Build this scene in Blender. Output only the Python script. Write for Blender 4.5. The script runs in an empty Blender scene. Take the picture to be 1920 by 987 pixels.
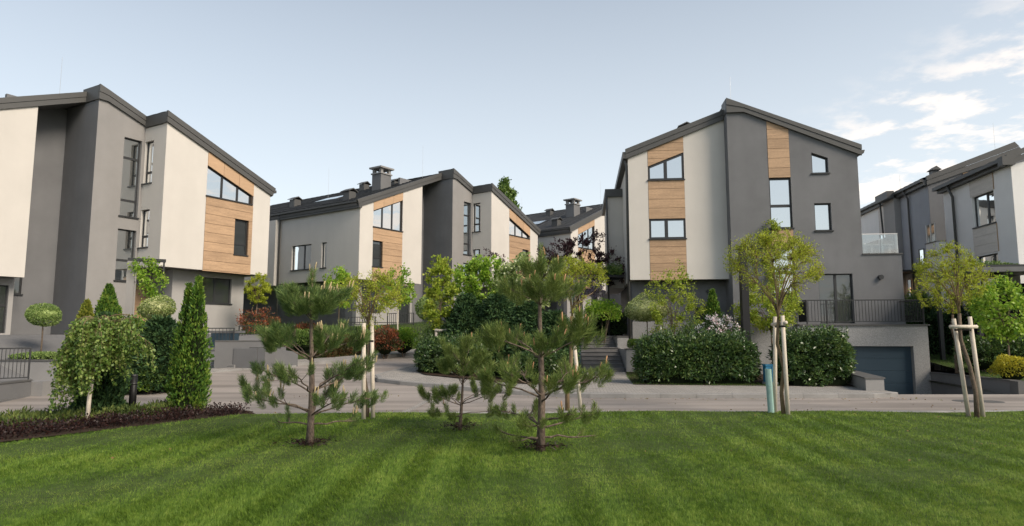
import bpy, bmesh, math, random
import numpy as np
from mathutils import Vector, Matrix
from mathutils.geometry import tessellate_polygon

# ------------------------------------------------------------------ camera, world, sun, exposure
scene = bpy.context.scene
CAM_H, FPX, PITCH = 1.9, 1181.0, math.radians(6.025)
cam_d = bpy.data.cameras.new('camera'); cam = bpy.data.objects.new('camera', cam_d)
scene.collection.objects.link(cam); scene.camera = cam
cam_d.sensor_width = 36.0; cam_d.lens = FPX / 1920 * 36.0
cam_d.clip_start = 0.1; cam_d.clip_end = 3000
cam.location = (0, 0, CAM_H); cam.rotation_euler = (math.radians(90) + PITCH, 0, 0)

SUN_AZ, SUN_EL = math.radians(128), math.radians(38)       # azimuth clockwise from +Y
scene.world = bpy.data.worlds.new('World'); scene.world.use_nodes = True
wn = scene.world.node_tree; wn.nodes.clear()
def W(t, **k):
    n = wn.nodes.new(t)
    for a, b in k.items(): setattr(n, a, b)
    return n
sky = W('ShaderNodeTexSky', sky_type='NISHITA', sun_disc=False, sun_elevation=SUN_EL, sun_rotation=SUN_AZ,
        altitude=200.0, air_density=1.0, dust_density=2.2, ozone_density=1.0)
tc = W('ShaderNodeTexCoord'); sep = W('ShaderNodeSeparateXYZ'); wn.links.new(tc.outputs['Generated'], sep.inputs[0])
def wmath(op, a, b=None, c=None):
    n = W('ShaderNodeMath', operation=op)
    for i, v in enumerate((a, b, c)):
        if v is None: continue
        if isinstance(v, (int, float)): n.inputs[i].default_value = v
        else: wn.links.new(v, n.inputs[i])
    return n.outputs[0]
zc = wmath('MAXIMUM', sep.outputs[2], 0.02)
zd = wmath('ADD', zc, 0.12)
comb = W('ShaderNodeCombineXYZ')
wn.links.new(wmath('DIVIDE', sep.outputs[0], zd), comb.inputs[0]); wn.links.new(wmath('DIVIDE', sep.outputs[1], zd), comb.inputs[1])
cn = W('ShaderNodeTexNoise'); cn.inputs['Scale'].default_value = 4.6; cn.inputs['Detail'].default_value = 7; cn.inputs['Roughness'].default_value = 0.58
cov = W('ShaderNodeTexNoise'); cov.inputs['Scale'].default_value = 0.42; cov.inputs['Detail'].default_value = 1.0
CLOUD_OFF = (3.7, 1.3, 0.0)
mp = W('ShaderNodeMapping'); mp.inputs['Location'].default_value = CLOUD_OFF
wn.links.new(comb.outputs[0], mp.inputs[0]); wn.links.new(mp.outputs[0], cn.inputs['Vector']); wn.links.new(mp.outputs[0], cov.inputs['Vector'])
cr = W('ShaderNodeMapRange', interpolation_type='SMOOTHSTEP'); cr.inputs['From Min'].default_value = 0.45; cr.inputs['From Max'].default_value = 0.63
cr2 = W('ShaderNodeMapRange', interpolation_type='SMOOTHSTEP'); cr2.inputs['From Min'].default_value = 0.95; cr2.inputs['From Max'].default_value = 1.55
wn.links.new(cn.outputs['Fac'], cr.inputs['Value']); sp2 = W('ShaderNodeSeparateXYZ'); wn.links.new(comb.outputs[0], sp2.inputs[0])
wn.links.new(wmath('ADD', sp2.outputs[0], wmath('MULTIPLY', wmath('SUBTRACT', cov.outputs['Fac'], 0.5), 0.8)), cr2.inputs['Value'])   # a bank of broken cloud over the right-hand sky
cm = wmath('MULTIPLY', cr.outputs[0], cr2.outputs[0]); cm = wmath('MULTIPLY', cm, 0.8)
# thin even milky veil over the whole sky, denser towards the horizon
veil = W('ShaderNodeMapRange'); veil.inputs['From Min'].default_value = 0.0; veil.inputs['From Max'].default_value = 0.75
veil.inputs['To Min'].default_value = 0.80; veil.inputs['To Max'].default_value = 0.08
wn.links.new(sep.outputs[2], veil.inputs['Value'])
mixv = W('ShaderNodeMixRGB'); mixv.inputs['Color2'].default_value = (8.9, 9.35, 9.5, 1)
tint = W('ShaderNodeMixRGB', blend_type='MULTIPLY'); tint.inputs['Fac'].default_value = 1.0; tint.inputs['Color2'].default_value = (0.93, 1.0, 1.0, 1)
wn.links.new(sky.outputs[0], tint.inputs['Color1']); wn.links.new(veil.outputs[0], mixv.inputs['Fac']); wn.links.new(tint.outputs[0], mixv.inputs['Color1'])
mixc = W('ShaderNodeMixRGB'); mixc.inputs['Color2'].default_value = (10.6, 9.3, 8.2, 1)
wn.links.new(cm, mixc.inputs['Fac']); wn.links.new(mixv.outputs[0], mixc.inputs['Color1'])
bg = W('ShaderNodeBackground'); bg.inputs['Strength'].default_value = 0.075
wo = W('ShaderNodeOutputWorld'); wn.links.new(mixc.outputs[0], bg.inputs['Color']); wn.links.new(bg.outputs[0], wo.inputs['Surface'])

sun_d = bpy.data.lights.new('sun', 'SUN'); sun = bpy.data.objects.new('sun', sun_d); scene.collection.objects.link(sun)
sun_d.energy = 2.3; sun_d.angle = math.radians(26); sun_d.color = (1.0, 0.87, 0.72)
to_sun = Vector((math.sin(SUN_AZ) * math.cos(SUN_EL), math.cos(SUN_AZ) * math.cos(SUN_EL), math.sin(SUN_EL)))
sun.rotation_euler = to_sun.to_track_quat('Z', 'Y').to_euler(); sun.location = (30, -30, 30)

scene.view_settings.view_transform = 'Standard'; scene.view_settings.look = 'None'
scene.view_settings.exposure = 0.80; scene.view_settings.gamma = 1.0; scene.view_settings.use_curve_mapping = False
scene.render.engine = 'CYCLES'; scene.cycles.use_denoising = True
scene.render.filter_size = 1.15; scene.cycles.max_bounces = 6; scene.cycles.transparent_max_bounces = 8; scene.cycles.use_adaptive_sampling = True
scene.cycles.adaptive_threshold = 0.02; scene.cycles.sample_clamp_indirect = 6.0

# ------------------------------------------------------------------ helpers
rng = np.random.default_rng(7); random.seed(7)
COL = scene.collection

def zr(x, y):                                   # height of the road surface: rises gently to the back left
    s = min(1, max(0, (2.0 - x) / 6.0)); s = s * s * (3 - 2 * s)
    return 0.055 * max(0.0, y - 16.0) * s
def ray(u, v):
    x = (u - 960) / FPX; y = (493.5 - v) / FPX
    return Vector((x, math.cos(PITCH) - y * math.sin(PITCH), math.sin(PITCH) + y * math.cos(PITCH)))
def hit(u, v, dz=0.0):                          # point of the road surface seen at a place of the photograph
    r = ray(u, v); z = 0.0
    for _ in range(60):
        t = (z - CAM_H) / r.z; x, y = r.x * t, r.y * t
        z = 0.6 * z + 0.4 * (zr(x, y) + dz)
    return Vector((x, y, z))
def dep(u, v, Y):
    r = ray(u, v); t = Y / r.y
    return Vector((r.x * t, Y, CAM_H + r.z * t))
def gp(u, Y):                                   # ground point at depth Y under image column u
    X = (u - 960) / FPX * Y * 1.0
    return Vector((X, Y, zr(X, Y)))
def ht(v, Y): return CAM_H + (618.2 - v) / FPX * Y * 1.0     # height seen at image row v at depth Y (approx)

def link(o, parent=None):
    COL.objects.link(o)
    if parent is not None: o.parent = parent
    return o
def tag(o, label=None, cat=None, group=None, kind=None):
    if label: o['label'] = label
    if cat: o['category'] = cat
    if group: o['group'] = group
    if kind: o['kind'] = kind
    return o
def empty(name, loc, label, cat, group=None, rz=0.0):
    o = bpy.data.objects.new(name, None); o.location = loc; o.rotation_euler = (0, 0, rz); o.empty_display_size = .2
    COL.objects.link(o); return tag(o, label, cat, group)
def obj(name, V, F, mat, parent=None, smooth=False):
    me = bpy.data.meshes.new(name); me.from_pydata([tuple(v) for v in V], [], [tuple(f) for f in F]); me.update()
    if mat is not None: me.materials.append(mat)
    if smooth: me.polygons.foreach_set('use_smooth', [True] * len(me.polygons))
    return link(bpy.data.objects.new(name, me), parent)
def objq(name, V, mat, parent=None, k=4, faces=None, smooth=False):   # V (n,k,3): n separate k-gons, or faces (m,k)
    V = np.asarray(V, dtype=np.float32).reshape(-1, 3)
    if faces is None: faces = np.arange(len(V), dtype=np.int32).reshape(-1, k)
    faces = np.asarray(faces, dtype=np.int32); k = faces.shape[1]
    me = bpy.data.meshes.new(name)
    me.vertices.add(len(V)); me.vertices.foreach_set('co', V.ravel())
    me.loops.add(faces.size); me.loops.foreach_set('vertex_index', faces.ravel())
    me.polygons.add(len(faces)); me.polygons.foreach_set('loop_start', np.arange(0, faces.size, k, dtype=np.int32))
    me.update(calc_edges=True); me.validate()
    if smooth: me.polygons.foreach_set('use_smooth', np.ones(len(me.polygons), dtype=bool))
    me.materials.append(mat)
    return link(bpy.data.objects.new(name, me), parent)

class MB:
    def __init__(s): s.v = []; s.f = []
    def add(s, V, F):
        n = len(s.v); s.v += [tuple(v) for v in V]; s.f += [tuple(i + n for i in f) for f in F]; return s
    def box(s, x0, x1, y0, y1, z0, z1):
        return s.add([(x0,y0,z0),(x1,y0,z0),(x1,y1,z0),(x0,y1,z0),(x0,y0,z1),(x1,y0,z1),(x1,y1,z1),(x0,y1,z1)],
                     [(0,3,2,1),(4,5,6,7),(0,1,5,4),(1,2,6,5),(2,3,7,6),(3,0,4,7)])
    def prism(s, poly, m, d0, d1):              # poly in (a,b), m maps (a,b,d) to xyz
        n = len(poly)
        V = [m(a, b, d0) for a, b in poly] + [m(a, b, d1) for a, b in poly]
        F = [tuple(range(n)), tuple(range(2 * n - 1, n - 1, -1))] + [(i, i + n, (i + 1) % n + n, (i + 1) % n) for i in range(n)]
        return s.add(V, F)
    def holed(s, outer, holes, m, d0, d1):      # plate with openings, reveals included
        loops = [outer] + holes
        flat = [p for l in loops for p in l]
        tris = tessellate_polygon([[Vector((a, b, 0)) for a, b in l] for l in loops])
        n = len(flat)
        V = [m(a, b, d0) for a, b in flat] + [m(a, b, d1) for a, b in flat]
        F = [tuple(t) for t in tris] + [tuple(i + n for i in reversed(t)) for t in tris]
        k = 0
        for l in loops:
            q = len(l)
            F += [(k + i, k + i + n, k + (i + 1) % q + n, k + (i + 1) % q) for i in range(q)]
            k += q
        return s.add(V, F)
    def tube(s, pts, rad, sides=6):
        pts = [Vector(p) for p in pts]
        if not hasattr(rad, '__len__'): rad = [rad] * len(pts)
        V = []; F = []
        for i, p in enumerate(pts):
            t = (pts[min(i + 1, len(pts) - 1)] - pts[max(i - 1, 0)]).normalized()
            a = t.orthogonal().normalized() if i == 0 else (a - t * a.dot(t)).normalized()
            b = t.cross(a)
            for k in range(sides):
                th = 2 * math.pi * k / sides
                V.append(p + (a * math.cos(th) + b * math.sin(th)) * rad[i])
        for i in range(len(pts) - 1):
            for k in range(sides):
                F.append((i*sides+k, i*sides+(k+1)%sides, (i+1)*sides+(k+1)%sides, (i+1)*sides+k))
        F.append(tuple(range(sides - 1, -1, -1))); F.append(tuple(range((len(pts)-1)*sides, len(pts)*sides)))
        return s.add(V, F)
    def build(s, name, mat, parent=None, smooth=False): return obj(name, s.v, s.f, mat, parent, smooth)

def clip(poly, f):                              # keep the part of a convex polygon where f(p) >= 0
    out = []
    for i in range(len(poly)):
        p, q = poly[i], poly[(i + 1) % len(poly)]; a, b = f(p), f(q)
        if a >= 0: out.append(p)
        if a * b < 0:
            t = a / (a - b); out.append((p[0] + (q[0]-p[0])*t, p[1] + (q[1]-p[1])*t))
    return out
def clip_rect(poly, a0, a1, b0, b1):
    for f in (lambda p: p[0]-a0, lambda p: a1-p[0], lambda p: p[1]-b0, lambda p: b1-p[1]):
        poly = clip(poly, f)
        if len(poly) < 3: return []
    return poly
def area(p): return 0.5 * sum(p[i][0]*p[(i+1)%len(p)][1] - p[(i+1)%len(p)][0]*p[i][1] for i in range(len(p)))
def inset(poly, d):
    if area(poly) < 0: poly = poly[::-1]
    n = len(poly); L = []
    for i in range(n):
        p, q = poly[i], poly[(i+1)%n]; dx, dy = q[0]-p[0], q[1]-p[1]; l = math.hypot(dx, dy) or 1e-9
        nx, ny = -dy/l, dx/l; L.append((nx, ny, nx*p[0]+ny*p[1]+d))
    out = []
    for i in range(n):
        a1, b1, c1 = L[i-1]; a2, b2, c2 = L[i]; det = a1*b2-a2*b1
        if abs(det) < 1e-9: out.append((poly[i][0]+a2*d, poly[i][1]+b2*d)); continue
        out.append(((c1*b2-c2*b1)/det, (a1*c2-a2*c1)/det))
    return out
def rect(a0, a1, b0, b1): return [(a0,b0),(a1,b0),(a1,b1),(a0,b1)]

# ------------------------------------------------------------------ materials
def newmat(name):
    m = bpy.data.materials.new(name); m.use_nodes = True; nt = m.node_tree
    return m, nt, nt.nodes['Principled BSDF']
def N(nt, t, **k):
    n = nt.nodes.new(t)
    for a, b in k.items(): setattr(n, a, b)
    return n
def surf(name, col, rough=0.8, var=0.12, vscale=1.2, bump=0.0, bscale=80.0, spec=0.3, metal=0.0, fine=0.0, stretch=None, col2=None, streak=0.0, perobj=0.0):
    m, nt, p = newmat(name)
    p.inputs['Roughness'].default_value = rough; p.inputs['Specular IOR Level'].default_value = spec; p.inputs['Metallic'].default_value = metal
    t = N(nt, 'ShaderNodeTexCoord'); src = t.outputs['Object']
    if stretch:
        mpp = N(nt, 'ShaderNodeMapping'); mpp.inputs['Scale'].default_value = stretch; nt.links.new(src, mpp.inputs[0]); src = mpp.outputs[0]
    n1 = N(nt, 'ShaderNodeTexNoise'); n1.inputs['Scale'].default_value = vscale; n1.inputs['Detail'].default_value = 6; n1.inputs['Roughness'].default_value = 0.62
    nt.links.new(src, n1.inputs['Vector'])
    rp = N(nt, 'ShaderNodeValToRGB'); c = Vector(col)
    a = Vector(col2) if col2 else c * (1 - var)
    rp.color_ramp.elements[0].position = 0.3; rp.color_ramp.elements[1].position = 0.7
    rp.color_ramp.elements[0].color = (*a, 1); rp.color_ramp.elements[1].color = (*(c * (1 + var * 0.6)), 1)
    nt.links.new(n1.outputs['Fac'], rp.inputs[0]); out = rp.outputs[0]
    n2 = N(nt, 'ShaderNodeTexNoise'); n2.inputs['Scale'].default_value = bscale; n2.inputs['Detail'].default_value = 3
    nt.links.new(src, n2.inputs['Vector'])
    if fine:
        mr = N(nt, 'ShaderNodeMapRange'); mr.inputs['From Min'].default_value = 0.3; mr.inputs['From Max'].default_value = 0.7
        mr.inputs['To Min'].default_value = 1 - fine; mr.inputs['To Max'].default_value = 1 + fine
        nt.links.new(n2.outputs['Fac'], mr.inputs['Value'])
        mx = N(nt, 'ShaderNodeMixRGB', blend_type='MULTIPLY'); mx.inputs['Fac'].default_value = 1
        nt.links.new(out, mx.inputs['Color1']); nt.links.new(mr.outputs[0], mx.inputs['Color2']); out = mx.outputs[0]
    if streak:                                  # rain marks running down and a little grime in patches
        ms = N(nt, 'ShaderNodeMapping'); ms.inputs['Scale'].default_value = (1.1, 1.1, 0.16); nt.links.new(t.outputs['Object'], ms.inputs[0])
        n3 = N(nt, 'ShaderNodeTexNoise'); n3.inputs['Scale'].default_value = 1.6; n3.inputs['Detail'].default_value = 4; nt.links.new(ms.outputs[0], n3.inputs['Vector'])
        mr = N(nt, 'ShaderNodeMapRange'); mr.inputs['From Min'].default_value = 0.35; mr.inputs['From Max'].default_value = 0.6; mr.inputs['To Min'].default_value = 1 - streak; mr.inputs['To Max'].default_value = 1.0
        nt.links.new(n3.outputs['Fac'], mr.inputs['Value'])
        mx = N(nt, 'ShaderNodeMixRGB', blend_type='MULTIPLY'); mx.inputs['Fac'].default_value = 1; nt.links.new(out, mx.inputs['Color1']); nt.links.new(mr.outputs[0], mx.inputs['Color2']); out = mx.outputs[0]
    if perobj:                                  # every board its own tone
        oi = N(nt, 'ShaderNodeObjectInfo'); mr = N(nt, 'ShaderNodeMapRange'); mr.inputs['To Min'].default_value = 1 - perobj; mr.inputs['To Max'].default_value = 1 + perobj * .7
        nt.links.new(oi.outputs['Random'], mr.inputs['Value'])
        mx = N(nt, 'ShaderNodeMixRGB', blend_type='MULTIPLY'); mx.inputs['Fac'].default_value = 1; nt.links.new(out, mx.inputs['Color1']); nt.links.new(mr.outputs[0], mx.inputs['Color2']); out = mx.outputs[0]
        va = N(nt, 'ShaderNodeVectorMath', operation='ADD'); sc_ = N(nt, 'ShaderNodeMath', operation='MULTIPLY'); sc_.inputs[1].default_value = 37.0
        nt.links.new(oi.outputs['Random'], sc_.inputs[0]); nt.links.new(src, va.inputs[0]); nt.links.new(sc_.outputs[0], va.inputs[1])
        for nd in (n1, n2): nt.links.new(va.outputs[0], nd.inputs['Vector'])
    nt.links.new(out, p.inputs['Base Color'])
    if bump:
        b = N(nt, 'ShaderNodeBump'); b.inputs['Strength'].default_value = bump; b.inputs['Distance'].default_value = 0.01
        nt.links.new(n2.outputs['Fac'], b.inputs['Height']); nt.links.new(b.outputs[0], p.inputs['Normal'])
    return m
def leafmat(name, cols, rough=0.5, spec=0.35, trans=0.28, clump=0.25, cscale=2.2, fine=0.0, fscale=12.0):
    m, nt, p = newmat(name); cols = [tuple(min(.8, x * 1.6) for x in c) for c in cols]
    p.inputs['Roughness'].default_value = rough; p.inputs['Specular IOR Level'].default_value = spec
    g = N(nt, 'ShaderNodeNewGeometry'); rp = N(nt, 'ShaderNodeValToRGB'); el = rp.color_ramp.elements
    while len(el) < len(cols): el.new(0.5)
    for i, c in enumerate(cols):
        el[i].position = i / max(1, len(cols) - 1); el[i].color = (*c, 1)
    t = N(nt, 'ShaderNodeTexCoord'); n1 = N(nt, 'ShaderNodeTexNoise'); n1.inputs['Scale'].default_value = cscale; n1.inputs['Detail'].default_value = 2
    nt.links.new(t.outputs['Object'], n1.inputs['Vector'])
    mr = N(nt, 'ShaderNodeMapRange'); mr.inputs['From Min'].default_value = 0.3; mr.inputs['From Max'].default_value = 0.7
    mr.inputs['To Min'].default_value = -clump; mr.inputs['To Max'].default_value = clump
    nt.links.new(n1.outputs['Fac'], mr.inputs['Value'])
    val = mr.outputs[0]; rnd = g.outputs['Random Per Island']
    if fine:
        n4 = N(nt, 'ShaderNodeTexNoise'); n4.inputs['Scale'].default_value = fscale; n4.inputs['Detail'].default_value = 3; nt.links.new(t.outputs['Object'], n4.inputs['Vector'])
        m4 = N(nt, 'ShaderNodeMapRange'); m4.inputs['From Min'].default_value = 0.3; m4.inputs['From Max'].default_value = 0.7; m4.inputs['To Min'].default_value = -fine / 2; m4.inputs['To Max'].default_value = fine / 2
        nt.links.new(n4.outputs['Fac'], m4.inputs['Value']); a4 = N(nt, 'ShaderNodeMath', operation='ADD'); nt.links.new(val, a4.inputs[0]); nt.links.new(m4.outputs[0], a4.inputs[1]); val = a4.outputs[0]
        mm = N(nt, 'ShaderNodeMath', operation='MULTIPLY_ADD'); mm.inputs[1].default_value = 0.5; mm.inputs[2].default_value = 0.25; nt.links.new(rnd, mm.inputs[0]); rnd = mm.outputs[0]
    ad = N(nt, 'ShaderNodeMath', operation='ADD', use_clamp=True); nt.links.new(rnd, ad.inputs[0]); nt.links.new(val, ad.inputs[1])
    nt.links.new(ad.outputs[0], rp.inputs[0]); nt.links.new(rp.outputs[0], p.inputs['Base Color'])
    tr = N(nt, 'ShaderNodeBsdfTranslucent'); hs = N(nt, 'ShaderNodeHueSaturation'); hs.inputs['Value'].default_value = 1.25; hs.inputs['Hue'].default_value = 0.49
    nt.links.new(rp.outputs[0], hs.inputs['Color']); nt.links.new(hs.outputs[0], tr.inputs['Color'])
    mx = N(nt, 'ShaderNodeMixShader'); mx.inputs[0].default_value = trans
    nt.links.new(p.outputs[0], mx.inputs[1]); nt.links.new(tr.outputs[0], mx.inputs[2])
    nt.links.new(mx.outputs[0], nt.nodes['Material Output'].inputs['Surface'])
    return m
def glassmat(name, refl=0.6, tint=(0.03, 0.034, 0.036)):
    m, nt, p = newmat(name)
    p.inputs['Base Color'].default_value = (*tint, 1); p.inputs['Roughness'].default_value = 0.3
    gl = N(nt, 'ShaderNodeBsdfGlossy'); gl.inputs['Roughness'].default_value = 0.015; gl.inputs['Color'].default_value = (0.93, 0.96, 0.97, 1)
    t = N(nt, 'ShaderNodeTexCoord'); n = N(nt, 'ShaderNodeTexNoise'); n.inputs['Scale'].default_value = 0.9
    nt.links.new(t.outputs['Object'], n.inputs['Vector'])
    b = N(nt, 'ShaderNodeBump'); b.inputs['Strength'].default_value = 0.06; b.inputs['Distance'].default_value = 0.05
    nt.links.new(n.outputs['Fac'], b.inputs['Height']); nt.links.new(b.outputs[0], gl.inputs['Normal'])
    lw = N(nt, 'ShaderNodeLayerWeight'); lw.inputs['Blend'].default_value = 0.25
    mr = N(nt, 'ShaderNodeMapRange'); mr.inputs['To Min'].default_value = refl; mr.inputs['To Max'].default_value = 1.0
    nt.links.new(lw.outputs['Fresnel'], mr.inputs['Value'])
    mx = N(nt, 'ShaderNodeMixShader'); nt.links.new(mr.outputs[0], mx.inputs[0])
    nt.links.new(p.outputs[0], mx.inputs[1]); nt.links.new(gl.outputs[0], mx.inputs[2])
    nt.links.new(mx.outputs[0], nt.nodes['Material Output'].inputs['Surface'])
    return m
def clearmat(name):
    m, nt, p = newmat(name)
    tr = N(nt, 'ShaderNodeBsdfTransparent'); tr.inputs['Color'].default_value = (0.86, 0.9, 0.9, 1)
    gl = N(nt, 'ShaderNodeBsdfGlossy'); gl.inputs['Roughness'].default_value = 0.03
    lw = N(nt, 'ShaderNodeLayerWeight'); lw.inputs['Blend'].default_value = 0.3
    mr = N(nt, 'ShaderNodeMapRange'); mr.inputs['To Min'].default_value = 0.18; mr.inputs['To Max'].default_value = 0.9
    nt.links.new(lw.outputs['Fresnel'], mr.inputs['Value'])
    mx = N(nt, 'ShaderNodeMixShader'); nt.links.new(mr.outputs[0], mx.inputs[0]); nt.links.new(tr.outputs[0], mx.inputs[1]); nt.links.new(gl.outputs[0], mx.inputs[2])
    nt.links.new(mx.outputs[0], nt.nodes['Material Output'].inputs['Surface'])
    return m

M = {}
M['white'] = surf('white_render', (0.585, 0.552, 0.508), 0.9, 0.06, 0.5, 0.35, 120, 0.2, fine=0.05, streak=.028)
M['white2'] = surf('light_lifted_row_house_render', (0.80, 0.78, 0.76), 0.9, 0.06, 0.5, 0.35, 120, 0.2, fine=0.05, streak=.028)  # white render, colour raised to stand in for skylight on the left-facing flanks
M['gray'] = surf('dark_grey_render', (0.172, 0.174, 0.180), 0.9, 0.12, 0.7, 0.35, 120, 0.2, fine=0.08, streak=.05)
M['lgray'] = surf('mid_grey_render', (0.272, 0.262, 0.254), 0.9, 0.10, 0.6, 0.35, 120, 0.2, fine=0.06, streak=.04)
M['base'] = surf('light_base_render', (0.34, 0.328, 0.315), 0.9, 0.08, 0.6, 0.35, 120, 0.2, fine=0.06, streak=.04)  # base render, colour lowered to hold the shade under the wing overhangs
M['fascia'] = surf('coated_metal_fascia', (0.078, 0.077, 0.074), 0.5, 0.10, 0.8, 0.0, 40, 0.4)
M['soffit'] = surf('soffit_board', (0.13, 0.125, 0.12), 0.8, 0.08, 1.0)
M['tile'] = surf('roof_tile', (0.085, 0.086, 0.088), 0.75, 0.25, 3.0, 0.5, 30, 0.3, fine=0.25)
M['wood'] = surf('wood_cladding', (0.44, 0.292, 0.180), 0.6, 0.22, 1.5, 0.15, 14, 0.3, fine=0.20, stretch=(0.7, 0.7, 9.0), perobj=.13)
M['wood2'] = surf('wood_cladding_upper', (0.47, 0.312, 0.192), 0.6, 0.10, 1.5, 0.1, 14, 0.3, fine=0.10, stretch=(0.7, 0.7, 9.0), perobj=.09)
M['wood3'] = surf('weathered_wood_cladding', (0.62, 0.57, 0.52), 0.7, 0.10, 1.5, 0.1, 14, 0.3, fine=0.12, stretch=(0.7, 0.7, 9.0), perobj=.1)
M['frame'] = surf('window_frame_coating', (0.030, 0.031, 0.033), 0.45, 0.1, 3, 0, 40, 0.4)
M['joint'] = surf('dark_joint_backing', (0.05, 0.035, 0.025), 0.9, 0.1)
M['glass'] = glassmat('window_glass', 0.62)
M['flank'] = surf('blue_grey_flank_render', (0.34, 0.35, 0.375), 0.9, 0.10, 0.6, 0.35, 120, 0.2, fine=0.06, streak=.04)
M['glassd'] = glassmat('dim_window_glass', 0.07, (0.03, 0.034, 0.034))
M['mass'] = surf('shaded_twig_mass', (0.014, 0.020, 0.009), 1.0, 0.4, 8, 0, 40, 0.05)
M['post'] = surf('black_lamp_post_paint', (0.012, 0.012, 0.013), 0.5, 0.1)
M['clear'] = clearmat('clear_balustrade_glass')
M['steel'] = surf('brushed_steel', (0.55, 0.55, 0.54), 0.35, 0.1, 5, 0, 40, 0.5, 0.6)
M['iron'] = surf('black_railing_paint', (0.028, 0.029, 0.031), 0.5, 0.15, 4, 0, 40, 0.4)
M['granite'] = surf('speckled_granite_plaster', (0.29, 0.288, 0.285), 0.9, 0.06, 0.6, 0.35, 55, 0.2, fine=0.30)
M['concrete'] = surf('smooth_concrete', (0.150, 0.150, 0.152), 0.85, 0.12, 0.9, 0.15, 60, 0.25, fine=0.06)
M['concl'] = surf('pale_concrete', (0.255, 0.25, 0.245), 0.85, 0.12, 0.9, 0.15, 60, 0.25, fine=0.06)
M['cap'] = surf('dark_stone_coping', (0.10, 0.098, 0.095), 0.7, 0.15, 2, 0.1, 60)
M['step'] = surf('grey_stone_tread', (0.155, 0.15, 0.148), 0.75, 0.18, 2, 0.1, 60, 0.3, fine=0.08)
M['garage'] = surf('garage_door_coating', (0.036, 0.062, 0.085), 0.42, 0.06, 0.8, 0, 40, 0.4)
M['asphalt'] = surf('pale_worn_asphalt', (0.315, 0.280, 0.252), 0.9, 0.14, 0.22, 0.3, 120, 0.2, fine=0.12)
M['kerb'] = surf('kerb_concrete', (0.27, 0.262, 0.25), 0.85, 0.22, 1.3, 0.25, 60, 0.2, fine=0.10)
M['soil'] = surf('bark_mulch_soil', (0.050, 0.035, 0.026), 0.95, 0.35, 6, 0.9, 40, 0.1, fine=0.35)
M['ground'] = surf('rough_grassy_ground', (0.060, 0.085, 0.028), 0.95, 0.3, 2, 0.6, 30, 0.1, fine=0.25)
M['bark'] = surf('grey_brown_bark', (0.150, 0.115, 0.085), 0.9, 0.35, 9, 0.9, 45, 0.15, fine=0.3)
M['pinebark'] = surf('pine_bark', (0.150, 0.116, 0.092), 0.95, 0.45, 12, 1.0, 38, 0.1, fine=0.4, stretch=(1, 1, 0.45))
M['twig'] = surf('olive_twig_bark', (0.20, 0.145, 0.085), 0.85, 0.25, 9, 0.4, 45, 0.15)
M['birch'] = surf('white_birch_bark', (0.62, 0.55, 0.46), 0.8, 0.1, 4, 0.3, 30, 0.2, fine=0.12, stretch=(1, 1, 3))
M['stake'] = surf('peeled_wooden_stake', (0.60, 0.53, 0.44), 0.85, 0.18, 5, 0.3, 30, 0.2, fine=0.12, stretch=(6, 6, 0.6))
M['tie'] = surf('black_rubber_tie', (0.012, 0.012, 0.012), 0.7, 0.1)
M['teal'] = surf('teal_plastic_tree_guard', (0.27, 0.42, 0.38), 0.6, 0.15, 3, 0, 40, 0.4)
M['blue'] = surf('blue_plastic_box', (0.03, 0.17, 0.30), 0.5, 0.1)
M['candle'] = surf('pine_candle', (0.46, 0.36, 0.20), 0.8, 0.2, 20, 0.3, 90)
M['candle_r'] = surf('reddish_pine_bud', (0.50, 0.28, 0.15), 0.8, 0.2, 20, 0.3, 90)
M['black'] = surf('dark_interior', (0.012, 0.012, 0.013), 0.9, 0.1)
M['paper'] = surf('pale_notice_paper', (0.55, 0.55, 0.53), 0.8, 0.05)

def paving_mat():
    m, nt, p = newmat('small_block_paving'); p.inputs['Roughness'].default_value = 0.9; p.inputs['Specular IOR Level'].default_value = 0.2
    t = N(nt, 'ShaderNodeTexCoord'); mp_ = N(nt, 'ShaderNodeMapping'); mp_.inputs['Rotation'].default_value = (0, 0, 0.1); nt.links.new(t.outputs['Object'], mp_.inputs[0])
    b = N(nt, 'ShaderNodeTexBrick'); b.inputs['Scale'].default_value = 1.0; b.inputs['Brick Width'].default_value = 0.2; b.inputs['Row Height'].default_value = 0.1
    b.inputs['Mortar Size'].default_value = 0.006; b.inputs['Color1'].default_value = (0.36, 0.335, 0.305, 1); b.inputs['Color2'].default_value = (0.285, 0.27, 0.25, 1); b.inputs['Mortar'].default_value = (0.12, 0.115, 0.11, 1)
    nt.links.new(mp_.outputs[0], b.inputs['Vector'])
    n = N(nt, 'ShaderNodeTexNoise'); n.inputs['Scale'].default_value = 0.8; n.inputs['Detail'].default_value = 5; nt.links.new(t.outputs['Object'], n.inputs['Vector'])
    mr = N(nt, 'ShaderNodeMapRange'); mr.inputs['To Min'].default_value = 0.75; mr.inputs['To Max'].default_value = 1.2; nt.links.new(n.outputs['Fac'], mr.inputs['Value'])
    mx = N(nt, 'ShaderNodeMixRGB', blend_type='MULTIPLY'); mx.inputs['Fac'].default_value = 1; nt.links.new(b.outputs['Color'], mx.inputs['Color1']); nt.links.new(mr.outputs[0], mx.inputs['Color2'])
    nt.links.new(mx.outputs[0], p.inputs['Base Color'])
    bp = N(nt, 'ShaderNodeBump'); bp.inputs['Strength'].default_value = 0.5; bp.inputs['Distance'].default_value = 0.006; bp.invert = True
    nt.links.new(b.outputs['Fac'], bp.inputs['Height']); nt.links.new(bp.outputs[0], p.inputs['Normal'])
    return m
M['paving'] = paving_mat()

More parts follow.
